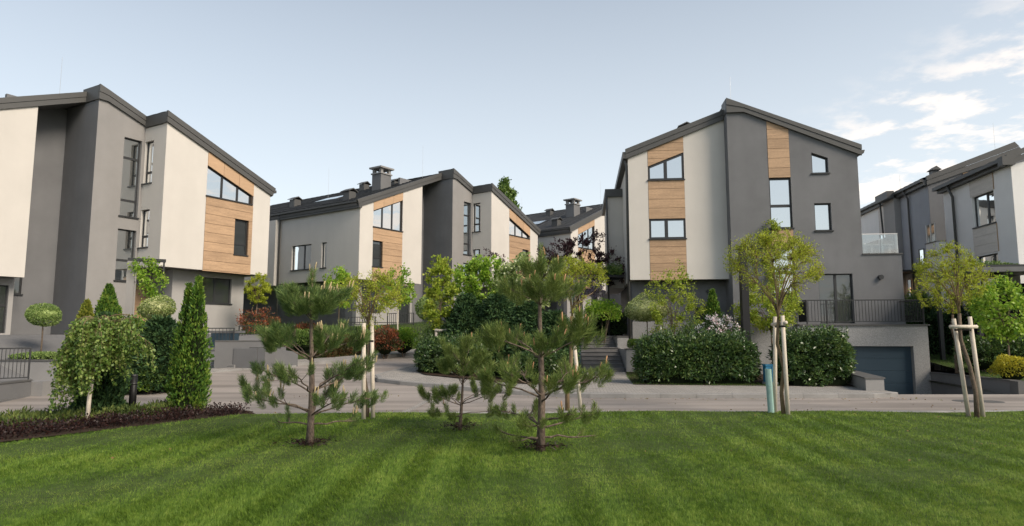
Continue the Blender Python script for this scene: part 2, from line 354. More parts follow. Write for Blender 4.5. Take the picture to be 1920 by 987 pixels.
def stain_mat():        # asphalt with the darker repair patches and wheel-worn streaks of the photograph
    m = M['asphalt']; nt = m.node_tree; p = nt.nodes['Principled BSDF']
    src = p.inputs['Base Color'].links[0].from_socket
    t = N(nt, 'ShaderNodeTexCoord'); mp_ = N(nt, 'ShaderNodeMapping'); mp_.inputs['Scale'].default_value = (0.22, 1.6, 1); mp_.inputs['Rotation'].default_value = (0, 0, -0.15)
    nt.links.new(t.outputs['Object'], mp_.inputs[0])
    n = N(nt, 'ShaderNodeTexNoise'); n.inputs['Scale'].default_value = 0.9; n.inputs['Detail'].default_value = 5; nt.links.new(mp_.outputs[0], n.inputs['Vector'])
    mr = N(nt, 'ShaderNodeMapRange'); mr.inputs['From Min'].default_value = 0.35; mr.inputs['From Max'].default_value = 0.6; mr.inputs['To Min'].default_value = 0.70; mr.inputs['To Max'].default_value = 1.06
    nt.links.new(n.outputs['Fac'], mr.inputs['Value'])
    mx = N(nt, 'ShaderNodeMixRGB', blend_type='MULTIPLY'); mx.inputs['Fac'].default_value = 1; nt.links.new(src, mx.inputs['Color1']); nt.links.new(mr.outputs[0], mx.inputs['Color2'])
    nt.links.new(mx.outputs[0], p.inputs['Base Color'])
stain_mat()

L = {}
L['laurel'] = leafmat('laurel_leaf', [(0.020,0.040,0.014),(0.030,0.062,0.018),(0.045,0.085,0.022),(0.085,0.120,0.030)], 0.32, 0.5, 0.15)
L['arbor'] = leafmat('arborvitae_spray', [(0.022,0.054,0.011),(0.045,0.100,0.015),(0.082,0.148,0.022),(0.150,0.205,0.032)], 0.6, 0.2, 0.25, 0.3, 3.0)
L['arborg'] = leafmat('golden_arborvitae_spray', [(0.06,0.09,0.015),(0.12,0.14,0.02),(0.19,0.19,0.03)], 0.6, 0.2, 0.25)
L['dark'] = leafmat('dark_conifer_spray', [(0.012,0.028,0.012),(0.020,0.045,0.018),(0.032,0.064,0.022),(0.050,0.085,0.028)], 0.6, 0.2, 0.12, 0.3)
L['birch'] = leafmat('birch_leaf', [(0.045,0.090,0.018),(0.080,0.135,0.025),(0.130,0.185,0.040),(0.20,0.24,0.07)], 0.45, 0.4, 0.35)
L['bright'] = leafmat('bright_spring_leaf', [(0.075,0.155,0.015),(0.125,0.225,0.020),(0.180,0.280,0.030),(0.26,0.33,0.06)], 0.45, 0.35, 0.40)
L['lime'] = leafmat('lime_leaf', [(0.090,0.140,0.014),(0.150,0.205,0.020),(0.210,0.262,0.030),(0.28,0.31,0.05)], 0.5, 0.3, 0.40)
L['acacia'] = leafmat('budding_acacia_leaf', [(0.105,0.130,0.014),(0.170,0.205,0.018),(0.240,0.280,0.026),(0.31,0.34,0.045)], 0.55, 0.25, 0.40)
L['varieg'] = leafmat('variegated_leaf', [(0.05,0.085,0.02),(0.11,0.155,0.04),(0.22,0.26,0.09),(0.38,0.39,0.20)], 0.5, 0.3, 0.25)
L['varieg2'] = leafmat('pale_green_topiary_leaf', [(0.045,0.085,0.02),(0.09,0.145,0.035),(0.15,0.21,0.06),(0.23,0.29,0.10)], 0.5, 0.3, 0.25)
L['green'] = leafmat('mid_green_leaf', [(0.035,0.070,0.016),(0.060,0.110,0.022),(0.095,0.150,0.030),(0.14,0.19,0.05)], 0.45, 0.35, 0.28)
L['pale'] = leafmat('pale_viburnum_leaf', [(0.07,0.12,0.03),(0.13,0.18,0.05),(0.22,0.27,0.09),(0.45,0.47,0.32)], 0.5, 0.3, 0.3)
L['purple'] = leafmat('purple_plum_leaf', [(0.022,0.012,0.014),(0.045,0.020,0.022),(0.075,0.030,0.032)], 0.45, 0.35, 0.25)
L['red'] = leafmat('red_photinia_leaf', [(0.030,0.045,0.015),(0.060,0.045,0.020),(0.140,0.045,0.025),(0.23,0.07,0.03)], 0.4, 0.4, 0.2, 0.45)
L['barberry'] = leafmat('dark_red_barberry_leaf', [(0.008,0.005,0.005),(0.018,0.009,0.008),(0.036,0.015,0.012)], 0.5, 0.3, 0.15)
L['juniper'] = leafmat('juniper_spray', [(0.035,0.055,0.018),(0.060,0.085,0.022),(0.100,0.120,0.030)], 0.6, 0.2, 0.2)
L['yellow'] = leafmat('yellow_green_leaf', [(0.16,0.17,0.015),(0.26,0.24,0.02),(0.36,0.32,0.03)], 0.5, 0.3, 0.3)
L['pink'] = leafmat('pale_pink_petal', [(0.50,0.34,0.36),(0.62,0.47,0.47),(0.72,0.62,0.60)], 0.6, 0.2, 0.3)
L['lilac'] = leafmat('lilac_wisteria_petal', [(0.10,0.08,0.10),(0.20,0.16,0.20),(0.30,0.25,0.30)], 0.6, 0.2, 0.3)
L['brownhedge'] = leafmat('brownish_hedge_leaf', [(0.020,0.026,0.009),(0.036,0.040,0.013),(0.055,0.045,0.015),(0.10,0.045,0.02)], 0.45, 0.3, 0.2, 0.35)
L['needle'] = leafmat('pine_needle', [(0.030,0.060,0.018),(0.056,0.098,0.028),(0.095,0.140,0.038),(0.155,0.195,0.060)], 0.5, 0.3, 0.15, 0.2, 3.0)
L['needle2'] = leafmat('yellowish_pine_needle', [(0.042,0.072,0.018),(0.074,0.112,0.026),(0.118,0.158,0.038),(0.19,0.22,0.065)], 0.5, 0.3, 0.18, 0.2, 3.0)
L['litter'] = leafmat('dry_leaf', [(0.10,0.06,0.03),(0.17,0.11,0.05),(0.10,0.11,0.03)], 0.8, 0.1, 0.1)
L['grass'] = leafmat('lawn_blade', [(0.038,0.074,0.009),(0.068,0.122,0.015),(0.108,0.170,0.023),(0.172,0.222,0.042)], 0.55, 0.25, 0.30, 0.30, 0.7, fine=.75, fscale=11.0)
L['turf'] = leafmat('garden_grass_blade', [(0.030,0.070,0.012),(0.050,0.100,0.016),(0.075,0.130,0.022)], 0.55, 0.25, 0.28)

# ------------------------------------------------------------------ setting: ground, road, pavements, lawn
def sheet(name, poly, mat, zf, sub=3, holes=(), parent=None, kind='structure'):
    loops = [list(poly)] + [list(h) for h in holes]
    flat = [p for l in loops for p in l]
    tris = tessellate_polygon([[Vector((p[0], p[1], 0)) for p in l] for l in loops])
    bm = bmesh.new(); vs = [bm.verts.new((p[0], p[1], 0)) for p in flat]
    for t in tris:
        try: bm.faces.new([vs[i] for i in t])
        except ValueError: pass
    for _ in range(sub): bmesh.ops.subdivide_edges(bm, edges=[e for e in bm.edges if e.calc_length() > 0.9], cuts=1, use_grid_fill=True)
    for v in bm.verts: v.co.z = zf(v.co.x, v.co.y)
    bmesh.ops.triangulate(bm, faces=bm.faces[:]); bmesh.ops.recalc_face_normals(bm, faces=bm.faces[:])
    for f in bm.faces:
        if f.normal.z < 0: f.normal_flip()
    me = bpy.data.meshes.new(name); bm.to_mesh(me); bm.free(); me.materials.append(mat)
    o = link(bpy.data.objects.new(name, me), parent)
    if parent is None: tag(o, kind=kind)
    return o
def ribbon_wall(mb, pts, t, z0f, z1f):          # wall of thickness t along a polyline (to its left), heights as functions of index
    for i in range(len(pts) - 1):
        p, q = Vector(pts[i][:2]), Vector(pts[i+1][:2]); d = (q - p).normalized(); n = Vector((-d.y, d.x)) * t
        V = [(*p, z0f(i)), (*q, z0f(i+1)), (*(q+n), z0f(i+1)), (*(p+n), z0f(i)), (*p, z1f(i)), (*q, z1f(i+1)), (*(q+n), z1f(i+1)), (*(p+n), z1f(i))]
        mb.add(V, [(0,3,2,1),(4,5,6,7),(0,1,5,4),(1,2,6,5),(2,3,7,6),(3,0,4,7)])
    return mb

RAMP = [(10.95, 18.85), (14.85, 18.85), (15.42, 24.55), (12.45, 24.95)]     # sunken garage drive
HOLE = [(10.9, 18.85), (14.95, 18.85), (15.9, 24.8), (12.2, 25.2)]
gsz = 900
sheet('ground', [(-gsz,-gsz),(gsz,-gsz),(gsz,gsz),(-gsz,gsz)], M['ground'], lambda x, y: -0.06, 0, [HOLE])
# road as a height-following grid with the ramp left open
def road():
    xs = np.arange(-60, 60.01, 1.0); ys = np.arange(4, 75.01, 1.0)
    def inside(x, y): return 10 <= x <= 16 and 18 <= y <= 25.5
    V = []; F = []; idx = {}
    for j, y in enumerate(ys):
        for i, x in enumerate(xs): idx[i, j] = len(V); V.append((x, y, zr(x, y)))
    for j in range(len(ys) - 1):
        for i in range(len(xs) - 1):
            if 10 <= xs[i] < 16 and 18 <= ys[j] < 26: continue
            F.append((idx[i, j], idx[i+1, j], idx[i+1, j+1], idx[i, j+1]))
    o = obj('road', V, F, M['asphalt'], None, True); tag(o, kind='structure')
    s = sheet('road_patch', [(10,18),(16,18),(16,26),(10,26)], M['asphalt'], lambda x, y: zr(x, y), 0, [HOLE], parent=o)
road()
ramp = obj('garage_ramp', [(RAMP[0][0]-.1, RAMP[0][1], 0), (RAMP[1][0]+.1, RAMP[1][1], 0), (16.1, 25.0, -1.02), (12.0, 25.4, -1.02), (RAMP[0][0]-.1, 18.6, -.005), (RAMP[1][0]+.1, 18.6, -.005)], [(0,1,2,3)], M['asphalt'])
tag(ramp, kind='structure')

LAWN = [(-14,6.5),(-11,8.6),(-8.46,10.66),(-7.6,11.9),(-6.93,12.68),(-5.91,13.96),(-4.5,14.27),(-2.15,14.40),(5,14.52),(11.7,14.67),(22,14.9),(22,-3),(-14,-3)]
def lawn_z(x, y): return 0.05 + 0.02 * math.sin(x * 0.6 + y * 0.35) + 0.015 * math.sin(x * 1.3 - y)
lawn = sheet('lawn', LAWN, M['ground'], lawn_z, 4)
EDGE = [(-5.75,14.02),(-4.5,14.27),(-2.15,14.40),(5,14.52),(11.7,14.67),(22,14.9)]
edge = tag(bpy.data.objects.new('lawn_edging', None), kind='structure'); COL.objects.link(edge)
def kerb_run(pts, parent, name='kerb_stone', ln=1.0, t=0.15, h=0.13, mat='kerb', base=lambda x, y: zr(x, y), gap=0.008):
    P = [Vector(p[:2]) for p in pts]; seg = []
    acc = [0]
    for i in range(len(P) - 1): acc.append(acc[-1] + (P[i+1] - P[i]).length)
    def at_(s):
        for i in range(len(P) - 1):
            if s <= acc[i+1] or i == len(P) - 2: return P[i] + (P[i+1] - P[i]) * ((s - acc[i]) / (acc[i+1] - acc[i]))
    n = max(1, round(acc[-1] / ln)); r = random.Random(3)
    for k in range(n):
        a, b = at_(acc[-1] * k / n), at_(acc[-1] * (k + 1) / n); d = (b - a).normalized(); nn = Vector((-d.y, d.x)) * t
        a = a + d * gap / 2; b = b - d * gap / 2; dz = r.uniform(-.006, .006)
        za, zb = base(*a), base(*b); ch = 0.02
        q = [a, b, b + nn, a + nn]; zz = [za, zb, zb, za]
        top = [a + nn * (ch / t), b + nn * (ch / t), b + nn, a + nn]
        V = [(*p, z - .1) for p, z in zip(q, zz)] + [(*p, z + h - ch + dz) for p, z in zip(q, zz)] + [(*p, z + h + dz) for p, z in zip(top, zz)]
        F = [(0,1,5,4),(1,2,6,5),(2,3,7,6),(3,0,4,7),(4,5,9,8),(5,6,10,9),(6,7,11,10),(7,4,8,11),(8,9,10,11)]
        obj(name, V, F, M[mat], parent)
kerb_run(EDGE, edge, 'edging_stone', 1.0, 0.14, 0.05, base=lambda x, y: 0.0)

# pavement in front of the right house and round the planted island
KL = [(10.95,18.15),(10.6,17.88),(10.2,17.8),(6.5,17.7),(3.3,17.8),(2.0,17.9),(0.8,18.15),(-0.4,18.55),(-1.9,19.15),(-3.2,19.6),(-4.05,20.0),(-4.5,20.55),(-4.55,21.2),(-4.3,22.2),(-3.9,23.4),(-3.6,25)]
PAV_BACK = [(-3.2,30),(3.05,31),(4.9,28.5),(12.2,25.5),(11.0,19.2)]
pav = sheet('pavement', [(p[0]+.02, p[1]+.1) if i < 12 else (p[0]+.1, p[1]) for i, p in enumerate(KL)][::1] + PAV_BACK, M['paving'], lambda x, y: zr(x, y) + 0.115, 4)
kerb_run(KL[::-1], pav)
# pavement beyond the road, before the middle house
KB = [hit(*p) for p in ((548,687),(570,685.5),(600,683.5),(640,680.5),(680,676.5),(715,672.5),(751,669),(790,664),(840,658))]
KBb = [p + Vector((-.55, 1.25, 0)) for p in KB]
pav2 = sheet('pavement_far', [(p.x, p.y) for p in KB] + [(p.x, p.y) for p in KBb[::-1]], M['paving'], lambda x, y: zr(x, y) + 0.115, 3)
kerb_run([(p.x, p.y) for p in KB], pav2)
# pavement along the left house
LP = [hit(*p) for p in ((-60,770),(0,756),(57,743.5),(110,738),(170,728),(250,716),(330,706),(420,697.5),(500,692),(556,688))]
LPb = [p + Vector((-2.6, 1.5, 0)) for p in LP[:-3]] + [p + Vector((-1.2, 1.6, 0)) for p in LP[-3:]]
pav3 = sheet('pavement_left', [(p.x, p.y) for p in LP] + [(p.x, p.y) for p in LPb[::-1]], M['paving'], lambda x, y: zr(x, y) + 0.05, 3)
kerb_run([(p.x, p.y) for p in LP[2:]], pav3, h=0.06)

ps = [hit(742, 777), hit(757, 777), hit(806, 752), hit(795, 752)]
tag(sheet('paver_strip', [(p.x, p.y) for p in ps], M['paving'], lambda x, y: zr(x, y) + .006, 1), kind='structure')
ISL = [(-3.35,22.2),(-2.9,21.3),(-1.8,20.9),(0.2,20.5),(2.3,20.5),(2.85,22.5),(2.95,30),(-2.6,30),(-3.2,25)]
isl = sheet('planted_island_soil', ISL, M['soil'], lambda x, y: zr(x, y) + 0.15, 3)
gar = sheet('front_garden_soil', [(3.95,20.75),(10.45,20.15),(10.7,19.9),(12.1,25.0),(9.5,26.2),(4.75,26.75)], M['soil'], lambda x, y: 0.135, 2)
BED = [(-14,6.5),(-11,8.6),(-8.46,10.66),(-7.6,11.9),(-6.93,12.68),(-5.91,13.96),(-5.65,14.15),(-6.0,14.7),(-6.9,15.2),(-7.9,15.3),(-9.2,14.9),(-10.3,12.9),(-12.3,10.8),(-17,7.6)]
bed = sheet('planting_bed_soil', BED, M['soil'], lambda x, y: 0.05, 2)
for px, py in ((1812,752.5), (1856,753.5), (1000,745)):
    c = hit(px, py); mb = MB(); mb.tube([(c.x, c.y, .0), (c.x, c.y, .006)], [.32, .32], 20)
    tag(mb.build('manhole_cover', M['cap']), {1812: 'round iron manhole cover in the road left of the other near right edge', 1856: 'round iron manhole cover in the road nearest the right edge', 1000: 'round iron manhole cover in the road behind the tall pine'}[px], 'manhole cover', 'manhole covers in the road')

# ------------------------------------------------------------------ house parts
def fmap(w): return lambda a, b, d: (a, w + d, b)            # front wall in plane y = w, depth goes back
def smap(u): return lambda a, b, d: (u + d, a, b)            # left side wall in plane x = u, depth goes right
def window(parent, m, poly, va=(), hb=(), rec=0.10, glass='glass', sill=True, fr=0.05):
    if area(poly) < 0: poly = poly[::-1]
    cells = [poly]
    for a in va:
        cells = [c for p in cells for c in (clip(p, lambda q: a - q[0]), clip(p, lambda q: q[0] - a)) if len(c) > 2 and abs(area(c)) > 1e-4]
    for b in hb:
        if isinstance(b, tuple): b, lo, hi = b
        else: lo, hi = -1e9, 1e9
        nc = []
        for p in cells:
            cx = sum(q[0] for q in p) / len(p)
            if lo < cx < hi: nc += [c for c in (clip(p, lambda q: b - q[1]), clip(p, lambda q: q[1] - b)) if len(c) > 2 and abs(area(c)) > 1e-4]
            else: nc.append(p)
        cells = nc
    mb = MB()
    for c in cells: mb.holed(c, [inset(c, fr)], m, rec, rec + 0.07)
    w = mb.build('window', M['frame'], parent)
    for c in cells:
        MB().prism(inset(c, fr - .004), m, rec + 0.028, rec + 0.042).build('pane', M[glass], w)
    if sill:
        a0 = min(p[0] for p in poly) - .05; a1 = max(p[0] for p in poly) + .05; b0 = min(p[1] for p in poly)
        MB().prism(rect(a0, a1, b0 - .045, b0 + .008), m, -0.06, rec + .02).build('sill', M['frame'], w)
    return w
def panels(parent, m, strip, rects, mat='wood', proud=-0.012):
    for r in rects:
        p = clip_rect(strip, *r)
        if len(p) < 3 or abs(area(p)) < 0.004: continue
        MB().prism(inset(p, 0.007), m, proud, 0.05).build('cladding_panel', M[mat], parent)
def backing(parent, m, poly): MB().prism(poly, m, 0.055, 0.30).build('cladding_backing', M['joint'], parent)
def tiles(parent, x0, z0, x1, z1, y0, y1, name='roof_tiles', rows=None):   # stepped tile courses from eave (x0,z0) to ridge (x1,z1)
    ln = math.hypot(x1 - x0, z1 - z0); n = rows or max(2, round(ln / 0.34)); V = []; F = []
    dx, dz = (x1 - x0) / n, (z1 - z0) / n; nx, nz = -(z1 - z0) / ln, (x1 - x0) / ln
    if nz < 0: nx, nz = -nx, -nz
    nc = max(2, int((y1 - y0) / 0.30)); ys = np.linspace(y0, y1, nc + 1)
    for k in range(n):
        for (t, lift) in ((0, 0.045), (1, 0.012)):
            x, z = x0 + dx * (k + t) + nx * lift, z0 + dz * (k + t) + nz * lift
            for j, y in enumerate(ys):
                g = 0.012 * (j % 2); V.append((x + nx * g, y, z + nz * g))
    R = nc + 1
    for k in range(2 * n - 1):
        for j in range(nc): F.append((k*R + j, k*R + j + 1, (k+1)*R + j + 1, (k+1)*R + j))
    return obj(name, V, F, M['tile'], parent)
def fascia(parent, pts_top, pts_bot, w, th=0.10, seam=0.48, name='fascia'):
    # front band of the roof edge: lower strip and a slightly proud upper strip with a drip seam between
    n = len(pts_top); mid = [(t[0]*seam + b[0]*(1-seam), t[1]*seam + b[1]*(1-seam)) for t, b in zip(pts_top, pts_bot)]
    f = MB().prism(pts_bot + mid[::-1], fmap(w), 0.0, th).build(name, M['fascia'], parent)
    MB().prism([(p[0], p[1] + .012) for p in mid] + pts_top[::-1], fmap(w), -0.025, th).build('fascia_cap', M['fascia'], f)
    return f
def pipe(parent, pts, r=0.05, name='downpipe'): return MB().tube(pts, r, 8).build(name, M['fascia'], parent, True)
def chimney(parent, x, y, z, s=0.55, h=1.1):
    c = MB().box(x-s, x+s, y-s*.9, y+s*.9, z-.7, z+h).build('chimney', M['concrete'], parent)
    MB().box(x-s-.06, x+s+.06, y-s*.9-.06, y+s*.9+.06, z+h, z+h+.08).build('chimney_collar', M['concl'], c)
    for a in (-1, 1):
        for b in (-1, 1): MB().box(x+a*s*.75-.09, x+a*s*.75+.09, y+b*s*.68-.09, y+b*s*.68+.09, z+h+.08, z+h+.36).build('chimney_pot', M['concl'], c)
    MB().box(x-s-.14, x+s+.14, y-s*.9-.14, y+s*.9+.14, z+h+.36, z+h+.46).build('chimney_cap', M['concl'], c)
def vent(parent, x, y, z, s=0.26, h=0.5):
    c = MB().box(x-s, x+s, y-s, y+s, z-.4, z+h).build('roof_vent', M['fascia'], parent)
    MB().prism([(x-s-.1, z+h-.02), (x, z+h+.16), (x+s+.1, z+h-.02), (x+s+.1, z+h+.02), (x, z+h+.21), (x-s-.1, z+h+.02)], fmap(y-s-.1), 0, 2*s+.2).build('vent_hood', M['fascia'], c)
def rod(parent, x, y, z, h=2.2): MB().tube([(x, y, z), (x, y, z+h)], [.008, .005], 5).build('lightning_rod', M['steel'], parent)

# ------------------------------------------------------------------ the stepped double houses
def duplex(label, origin, ang, zb=1.7, zuA=4.7, zuB=4.62, sillA=7.8, sillB=8.1, dz=0.0, side_win=True, chim=True, name='double_house', depth=11.0):
    H = empty(name, (origin[0], origin[1], dz), label, 'house', 'stepped double houses', math.radians(ang))
    zA = lambda u: 8.82 + 0.42 * (u + 6.85)
    zB = lambda u: 10.97 - 0.388 * (u - 2.06)
    A0, A1, B0, B1 = -6.85, -1.78, 2.05, 7.72
    FA, FB = fmap(1.0), fmap(-1.6)
    # core body behind everything
    MB().prism([(-6.3, zb-1.5), (7.1, zb-1.5), (7.1, 8.75), (0.3, 11.4), (-6.3, 8.8)], fmap(2.66), 0, depth - 2.6).build('rear_body', M['gray'], H)
    # left wing: two white wall fields with the clad strip between
    sa0, sa1 = -5.85, -3.48
    for (u0, u1) in ((A0, sa0), (sa1, A1)):
        MB().prism([(u0, zuA), (u1, zuA), (u1, zA(u1)), (u0, zA(u0))], FA, 0, 0.28).build('wall', M['white'], H)
    strip = [(sa0, zuA-.04), (sa1, zuA-.04), (sa1, zA(sa1)), (sa0, zA(sa0))]
    zt = lambda u: zA(u) - 0.52
    wp = [(sa0+.02, sillA), (sa1-.02, sillA), (sa1-.02, zt(sa1)), (sa0+.02, zt(sa0))]
    lw = rect(sa0+.02, sa0+.75, sillA-2.3, sillA-.8)
    MB().holed(strip, [inset(wp, -.001), lw], FA, 0.055, 0.30).build('cladding_backing', M['joint'], H)
    top = [(sa0, zt(sa0)+.01), (sa1, zt(sa1)+.01), (sa1, zA(sa1)), (sa0, zA(sa0))]
    w3 = (sa1 - sa0) / 3
    panels(H, FA, top, [(sa0 + k*w3, sa0 + (k+1)*w3, 0, 20) for k in range(3)], 'wood2')
    rows = [(sa0, sa1, sillA-.42, sillA-.03), (sa0, sa1, sillA-.8, sillA-.42)]
    rows += [(sa0+.77, sa1, sillA-.8-.375*(k+1), sillA-.8-.375*k) for k in range(4)]
    zz = sillA - 2.3
    while zz > zuA: rows.append((sa0, sa1, max(zz-.42, zuA-.04), zz)); zz -= .42
    panels(H, FA, strip, rows)
    window(H, FA, wp, [sa0 + w3, sa0 + 2*w3], [])
    window(H, FA, lw, [], [sillA-1.75], glass='glassd')
    # left flank, its bay, eave and gutter
    SA = smap(A0)
    holes = [rect(5.2, 7.06, 5.49, 7.0), rect(3.8, 4.25, 5.49, 7.0)] if side_win else []
    MB().holed(rect(1.03, 8.35, zuA, 8.72), holes, SA, -0.003, 0.27).build('wall', M['white'], H)
    if side_win:
        window(H, SA, rect(5.2, 7.06, 5.49, 7.0), [5.95], []); window(H, SA, rect(3.8, 4.25, 5.49, 7.0), [], [])
    MB().box(A0-.30, A0+.3, 8.36, depth, zuA-.1, 8.72).build('wall', M['white'], H)
    MB().box(A0-.16, A0+.05, .90, depth+.2, 8.72, 9.02).build('eave_board', M['fascia'], H)
    MB().prism([(A0-.30, 9.03), (A0-.16, 9.03), (A0-.16, 9.14), (A0-.19, 9.14), (A0-.19, 9.06), (A0-.27, 9.06), (A0-.27, 9.14), (A0-.30, 9.14)], fmap(1.0), 0, 10.2).build('gutter', M['fascia'], H)
    pipe(H, [(A0-.22, 8.22, 9.05), (A0-.10, 8.22, 8.6), (A0-.08, 8.22, zb-1.2)])
    # ground floor under the left wing
    MB().holed(rect(-6.3, A1, zb-1.5, zuA), [rect(-5.9, -4.6, zb+1.2, zuA-.35), rect(-2.9, -1.95, zb, zuA-.3)], fmap(1.75), 0, .3).build('wall', M['base'], H)
    window(H, fmap(1.75), rect(-5.9, -4.6, zb+1.2, zuA-.35), [-5.25], [], glass='glassd')
    window(H, fmap(1.75), rect(-2.9, -1.95, zb, zuA-.3), [], [zuA-1.1], glass='glassd', sill=False)
    MB().box(-6.3, -6.1, 2.06, depth-.1, zb-1.5, zuA).build('wall', M['gray'], H)
    MB().box(-6.33, -6.25, 2.1, 10.9, zb-1.5, zb+.2).build('plinth', M['cap'], H)
    MB().box(A0+.01, A1-.01, 1.31, 2.64, zuA+.01, zuA+.12).build('soffit', M['soffit'], H)
    MB().box(A0+.28, -6.28, 2.64, 8.2, zuA+.01, zuA+.12).build('soffit', M['soffit'], H)
    # recess between wing and tower
    MB().holed(rect(A1-.5, 0.02, zb-1.5, 11.6), [rect(-1.85, -1.2, 6.05, 9.2), rect(-1.85, -1.2, 3.35, 5.5)], fmap(2.5), 0, .15).build('wall', M['gray'], H)
    window(H, fmap(2.5), rect(-1.85, -1.2, 6.05, 9.2), [], [7.1], glass='glassd', rec=.05); window(H, fmap(2.5), rect(-1.85, -1.2, 3.35, 5.5), [], [], glass='glassd', rec=.05)
    # tower
    tw = [(0, zb-1.5), (2.05, zb-1.5), (2.05, 11.03), (0.34, 11.66), (0, 11.66)]
    wt, wl = rect(1.15, 1.93, 6.82, 10.33), rect(1.13, 1.93, 4.0, 6.25)
    MB().holed(tw, [wt, wl], fmap(0), 0, .3).build('tower_wall', M['lgray'], H)
    window(H, fmap(0), wt, [], [7.55, 9.45], rec=.14); window(H, fmap(0), wl, [], [4.9], rec=.14)
    MB().prism(rect(.003, 2.5, zb-1.5, 11.64), smap(0.0), -.003, .26).build('tower_flank', M['gray'], H)
    # right wing: flank towards the tower, front, underside
    w1, w2 = rect(-.68, -.06, 8.38, 10.32), rect(-.68, -.06, 5.5, 7.2)
    MB().holed([(-1.57, zuB), (-.003, zuB), (-.003, 10.95), (-1.57, 10.95)], [w1, w2], smap(B0), -.003, .26).build('wall', M['white'], H)
    window(H, smap(B0), w1, [], [8.9]); window(H, smap(B0), w2, [], [6.0])
    sb0, sb1 = 4.1, 6.7
    for (u0, u1) in ((B0, sb0), (sb1, B1)):
        MB().prism([(u0, zuB), (u1, zuB), (u1, zB(u1)), (u0, zB(u0))], FB, 0, 0.28).build('wall', M['white'], H)
    strip = [(sb0, zuB-.04), (sb1, zuB-.04), (sb1, zB(sb1)), (sb0, zB(sb0))]
    zt2 = lambda u: zB(u) - 0.66
    wp = [(sb0+.02, sillB), (sb1-.12, sillB), (sb1-.12, zt2(sb1-.12)), (sb0+.02, zt2(sb0))]
    lw = rect(sb1-.98, sb1-.24, sillB-2.58, sillB-.85)
    MB().holed(strip, [inset(wp, -.001), lw], FB, 0.055, 0.30).build('cladding_backing', M['joint'], H)
    top = [(sb0, zt2(sb0)+.01), (sb1, zt2(sb1)+.01), (sb1, zB(sb1)), (sb0, zB(sb0))]
    w3 = (sb1 - sb0) / 3
    panels(H, FB, top, [(sb0 + k*w3, sb0 + (k+1)*w3, 0, 20) for k in range(3)], 'wood2')
    rows = [(sb0, sb1, sillB-.44, sillB-.03), (sb0, sb1, sillB-.85, sillB-.44)]
    rows += [(sb0, sb1-1.0, sillB-.85-.4325*(k+1), sillB-.85-.4325*k) for k in range(4)] + [(sb1-.22, sb1, sillB-2.58, sillB-.85)]
    zz = sillB - 2.58
    while zz > zuB: rows.append((sb0, sb1, max(zz-.44, zuB-.04), zz)); zz -= .44
    panels(H, FB, strip, rows)
    window(H, FB, wp, [sb0 + w3, sb0 + 2*w3], []); window(H, FB, lw, [], [sillB-2.05], glass='glassd')
    MB().box(B1-.27, B1+.002, -1.31, 11, zuB, 8.76).build('wall', M['white'], H)
    MB().box(B0+.01, B1-.01, -1.31, 2.64, zuB+.01, zuB+.12).build('soffit', M['soffit'], H)
    MB().holed(rect(3.28, 7.08, zb-1.5, zuB), [rect(4.63, 6.36, 3.16, 4.38)], fmap(-.7), 0, .3).build('wall', M['base'], H)
    window(H, fmap(-.7), rect(4.63, 6.36, 3.16, 4.38), [5.5], [], glass='glassd')
    MB().box(3.28, 3.5, -.4, 2.6, zb-1.5, zuB).build('wall', M['base'], H)
    MB().box(6.86, 7.08, -.4, 2.6, zb-1.5, zuB).build('wall', M['lgray'], H)
    MB().box(2.06, 3.27, .9, 1.1, zb-1.5, zuB).build('wall', M['lgray'], H)
    d = MB().box(2.25, 3.15, .84, .9, zb, zb+2.15).build('door', M['wood'], H)
    MB().box(2.32, 2.36, .78, .84, zb+.9, zb+1.3).build('door_handle', M['steel'], d)
    # roof: tile slopes, bands along the front edges
    tiles(H, A0-.28, zA(A0)+.30, 0.15, zA(0.15)+.36, 1.02, depth+.2)
    tiles(H, 8.0, zB(8.0)+.44, 0.1, zB(0.1)+.44, 0.06, 11.2)
    tiles(H, 8.0, zB(8.0)+.445, 1.95, zB(1.95)+.445, -1.56, 0.3)
    MB().prism([(A0-.2, zA(A0)+.02), (0, zA(0)+.0), (0, zA(0)+.33), (A0-.2, zA(A0)+.28)], fmap(1.06), 0, 10).build('roof_slab', M['soffit'], H)
    MB().prism([(0, 11.67), (.34, 11.67), (2.0, 11.05), (2.0, 11.4), (0, 12.1)], fmap(0.02), 0, 10.5).build('roof_slab', M['soffit'], H)
    MB().prism([(1.98, zB(1.98)+.01), (7.85, zB(7.85)+.01), (7.85, zB(7.85)+.4), (1.98, zB(1.98)+.4)], fmap(-1.55), 0, 12).build('roof_slab', M['soffit'], H)
    fascia(H, [(A0-.30, zA(A0-.30)+.46), (-.02, zA(0)+.46)], [(A0-.12, zA(A0-.12)), (-.02, zA(0))], 0.92)
    fascia(H, [(-.05, 12.30), (.34, zB(.34)+.52), (2.02, zB(2.02)+.50)], [(-.05, 11.66), (.34, 11.66), (2.02, 11.03)], -.10)
    MB().box(-.055, .05, 0.0, 1.2, 11.66, 12.28).build('fascia', M['fascia'], H)
    fascia(H, [(1.98, zB(1.98)+.5), (7.95, zB(7.95)+.48)], [(1.98, zB(1.98)), (7.8, zB(7.8))], -1.7)
    MB().box(1.975, 2.07, -1.6, -.1, zB(2.0)-.02, zB(2.0)+.47).build('fascia', M['fascia'], H)
    MB().box(7.8, 8.1, -1.6, 11, zB(7.8)+.22, zB(7.8)+.36).build('gutter', M['fascia'], H)
